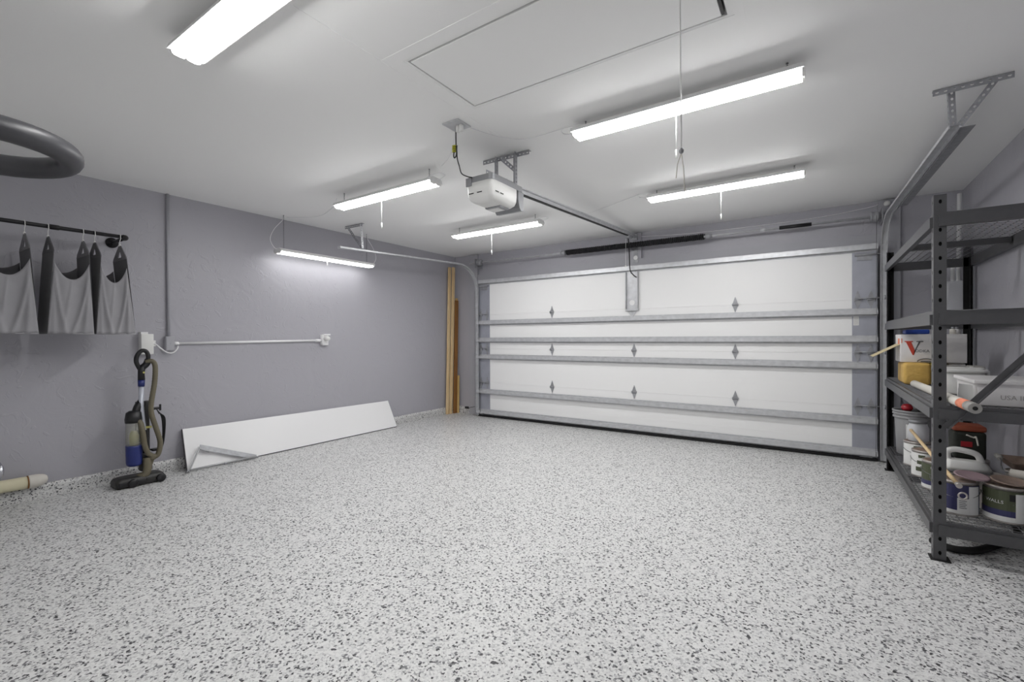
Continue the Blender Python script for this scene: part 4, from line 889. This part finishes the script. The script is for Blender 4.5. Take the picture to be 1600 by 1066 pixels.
# loose lids, tray and rag
def lid(x, y_, z, tilt, lab, m_):
    t = thing('can_lid', (x, y_, z), lab, 'lid', 'loose paint can lids')
    mb = MB(); mb.lathe([(.004, .002), (.062, .002), (.066, .007), (.074, .007), (.076, .003), (.074, 0), (.004, -.001)], (x, y_, z), 30); o = part(t, 'disc', m_, mb)
    t.rotation_euler = (tilt, tilt*.5, 0); return t
lid(.728, 3.602, Z1+.2125, .10, 'loose dried mauve lid lying on the navy-labelled can', MPINKD)
lid(.872, 3.575, Z1+.2145, .10, 'loose grey lid lying on the green-labelled can at the near end', MDRIED)
t = thing('paint_tray', (1.0, 4.10, Z1+.215), 'stained paint tray lying on cans at the back right of the bottom shelf', 'tray')
mb = MB(); loft(mb, [[(x, y, z) for x, y in rrect(.955-q, 1.07+q, 3.86-q, 4.12+q, .02)] for z, q in ((Z1+.215, -.012), (Z1+.255, 0), (Z1+.258, .006), (Z1+.255, -.003), (Z1+.218, -.015))]); part(t, 'tray', MDRIED, mb)
mb = MB(); mb.tube(smoothpath([(.90, 4.40, Z1+.058), (.90, 4.48, Z1+.07), (.93, 4.58, Z1+.065), (.96, 4.68, Z1+.055)], 6), [.03+.02*sin(k*.9) for k in range(19)], 12); tag(mb.build('dark_rag', MREDB), 'dark red rag crumpled on the back of the bottom shelf', 'rag')
# roller and brush
t = thing('paint_roller', (.98, 3.80, Z1+.21), 'used paint roller with a wire frame lying on the paint cans at the right', 'paint roller')
mb = MB(); mb.tube([(.905, 3.70, Z1+.235), (1.07, 3.63, Z1+.235)], .024, 16); part(t, 'sleeve', MCREAM2, mb)
mb = MB(); mb.tube(smoothpath([(.897, 3.704, Z1+.235), (.880, 3.715, Z1+.24), (.882, 3.76, Z1+.262), (.90, 3.84, Z1+.272), (.91, 3.90, Z1+.272)], 6), .004, 8); part(t, 'wire_frame', MWIRE, mb)
mb = MB(); mb.tube([(.91, 3.90, Z1+.272), (.92, 3.95, Z1+.272), (.93, 4.05, Z1+.265)], [.012, .016, .013], 12); part(t, 'grip', MROLL, mb)
mb = MB(); mb.tube(smoothpath([(.565, 3.63, .021), (.60, 3.575, .021), (.655, 3.55, .021), (.74, 3.59, .021), (.82, 3.69, .021), (.93, 3.86, .021), (1.02, 4.04, .021), (1.055, 4.3, .021), (1.03, 4.7, .021), (.95, 5.1, .021)], 8), .0195, 14)
tag(mb.build('black_hose', MBLACK), 'thick black hose curving on the floor under the storage rack', 'hose')

# ================================================================ CAMERA, WORLD, VIEW
cam = bpy.data.cameras.new('camera'); co = bpy.data.objects.new('camera', cam); COL.objects.link(co)
f_px, yaw, pitch, roll = 714.52, .5889, -.0058, -.0043
cam.sensor_fit = 'HORIZONTAL'; cam.sensor_width = 36; cam.lens = f_px/1600*36; cam.clip_start = .02; cam.clip_end = 60
r = Vector((cos(yaw), sin(yaw), 0)); fw = Vector((-sin(yaw), cos(yaw), 0)); u = Vector((0, 0, 1))
fw, u = cos(pitch)*fw+sin(pitch)*u, cos(pitch)*u-sin(pitch)*fw
r, u = cos(roll)*r+sin(roll)*u, cos(roll)*u-sin(roll)*r
co.matrix_world = Matrix(((r.x, u.x, -fw.x, 0), (r.y, u.y, -fw.y, 0), (r.z, u.z, -fw.z, CAMZ), (0, 0, 0, 1)))
SC.camera = co
w = bpy.data.worlds.new('world'); SC.world = w; w.use_nodes = True
w.node_tree.nodes['Background'].inputs[0].default_value = (.05, .05, .05, 1); w.node_tree.nodes['Background'].inputs[1].default_value = .2
vs_ = SC.view_settings; vs_.view_transform = 'Standard'; vs_.look = 'None'; vs_.gamma = 1; vs_.use_curve_mapping = False; vs_.exposure = 0.29
SC.cycles.use_denoising = True; SC.cycles.max_bounces = 10; SC.cycles.diffuse_bounces = 8; SC.cycles.sample_clamp_indirect = 6
SC.cycles.caustics_reflective = False; SC.cycles.caustics_refractive = False
for o in SC.objects:
    if 'base' in o: del o['base']
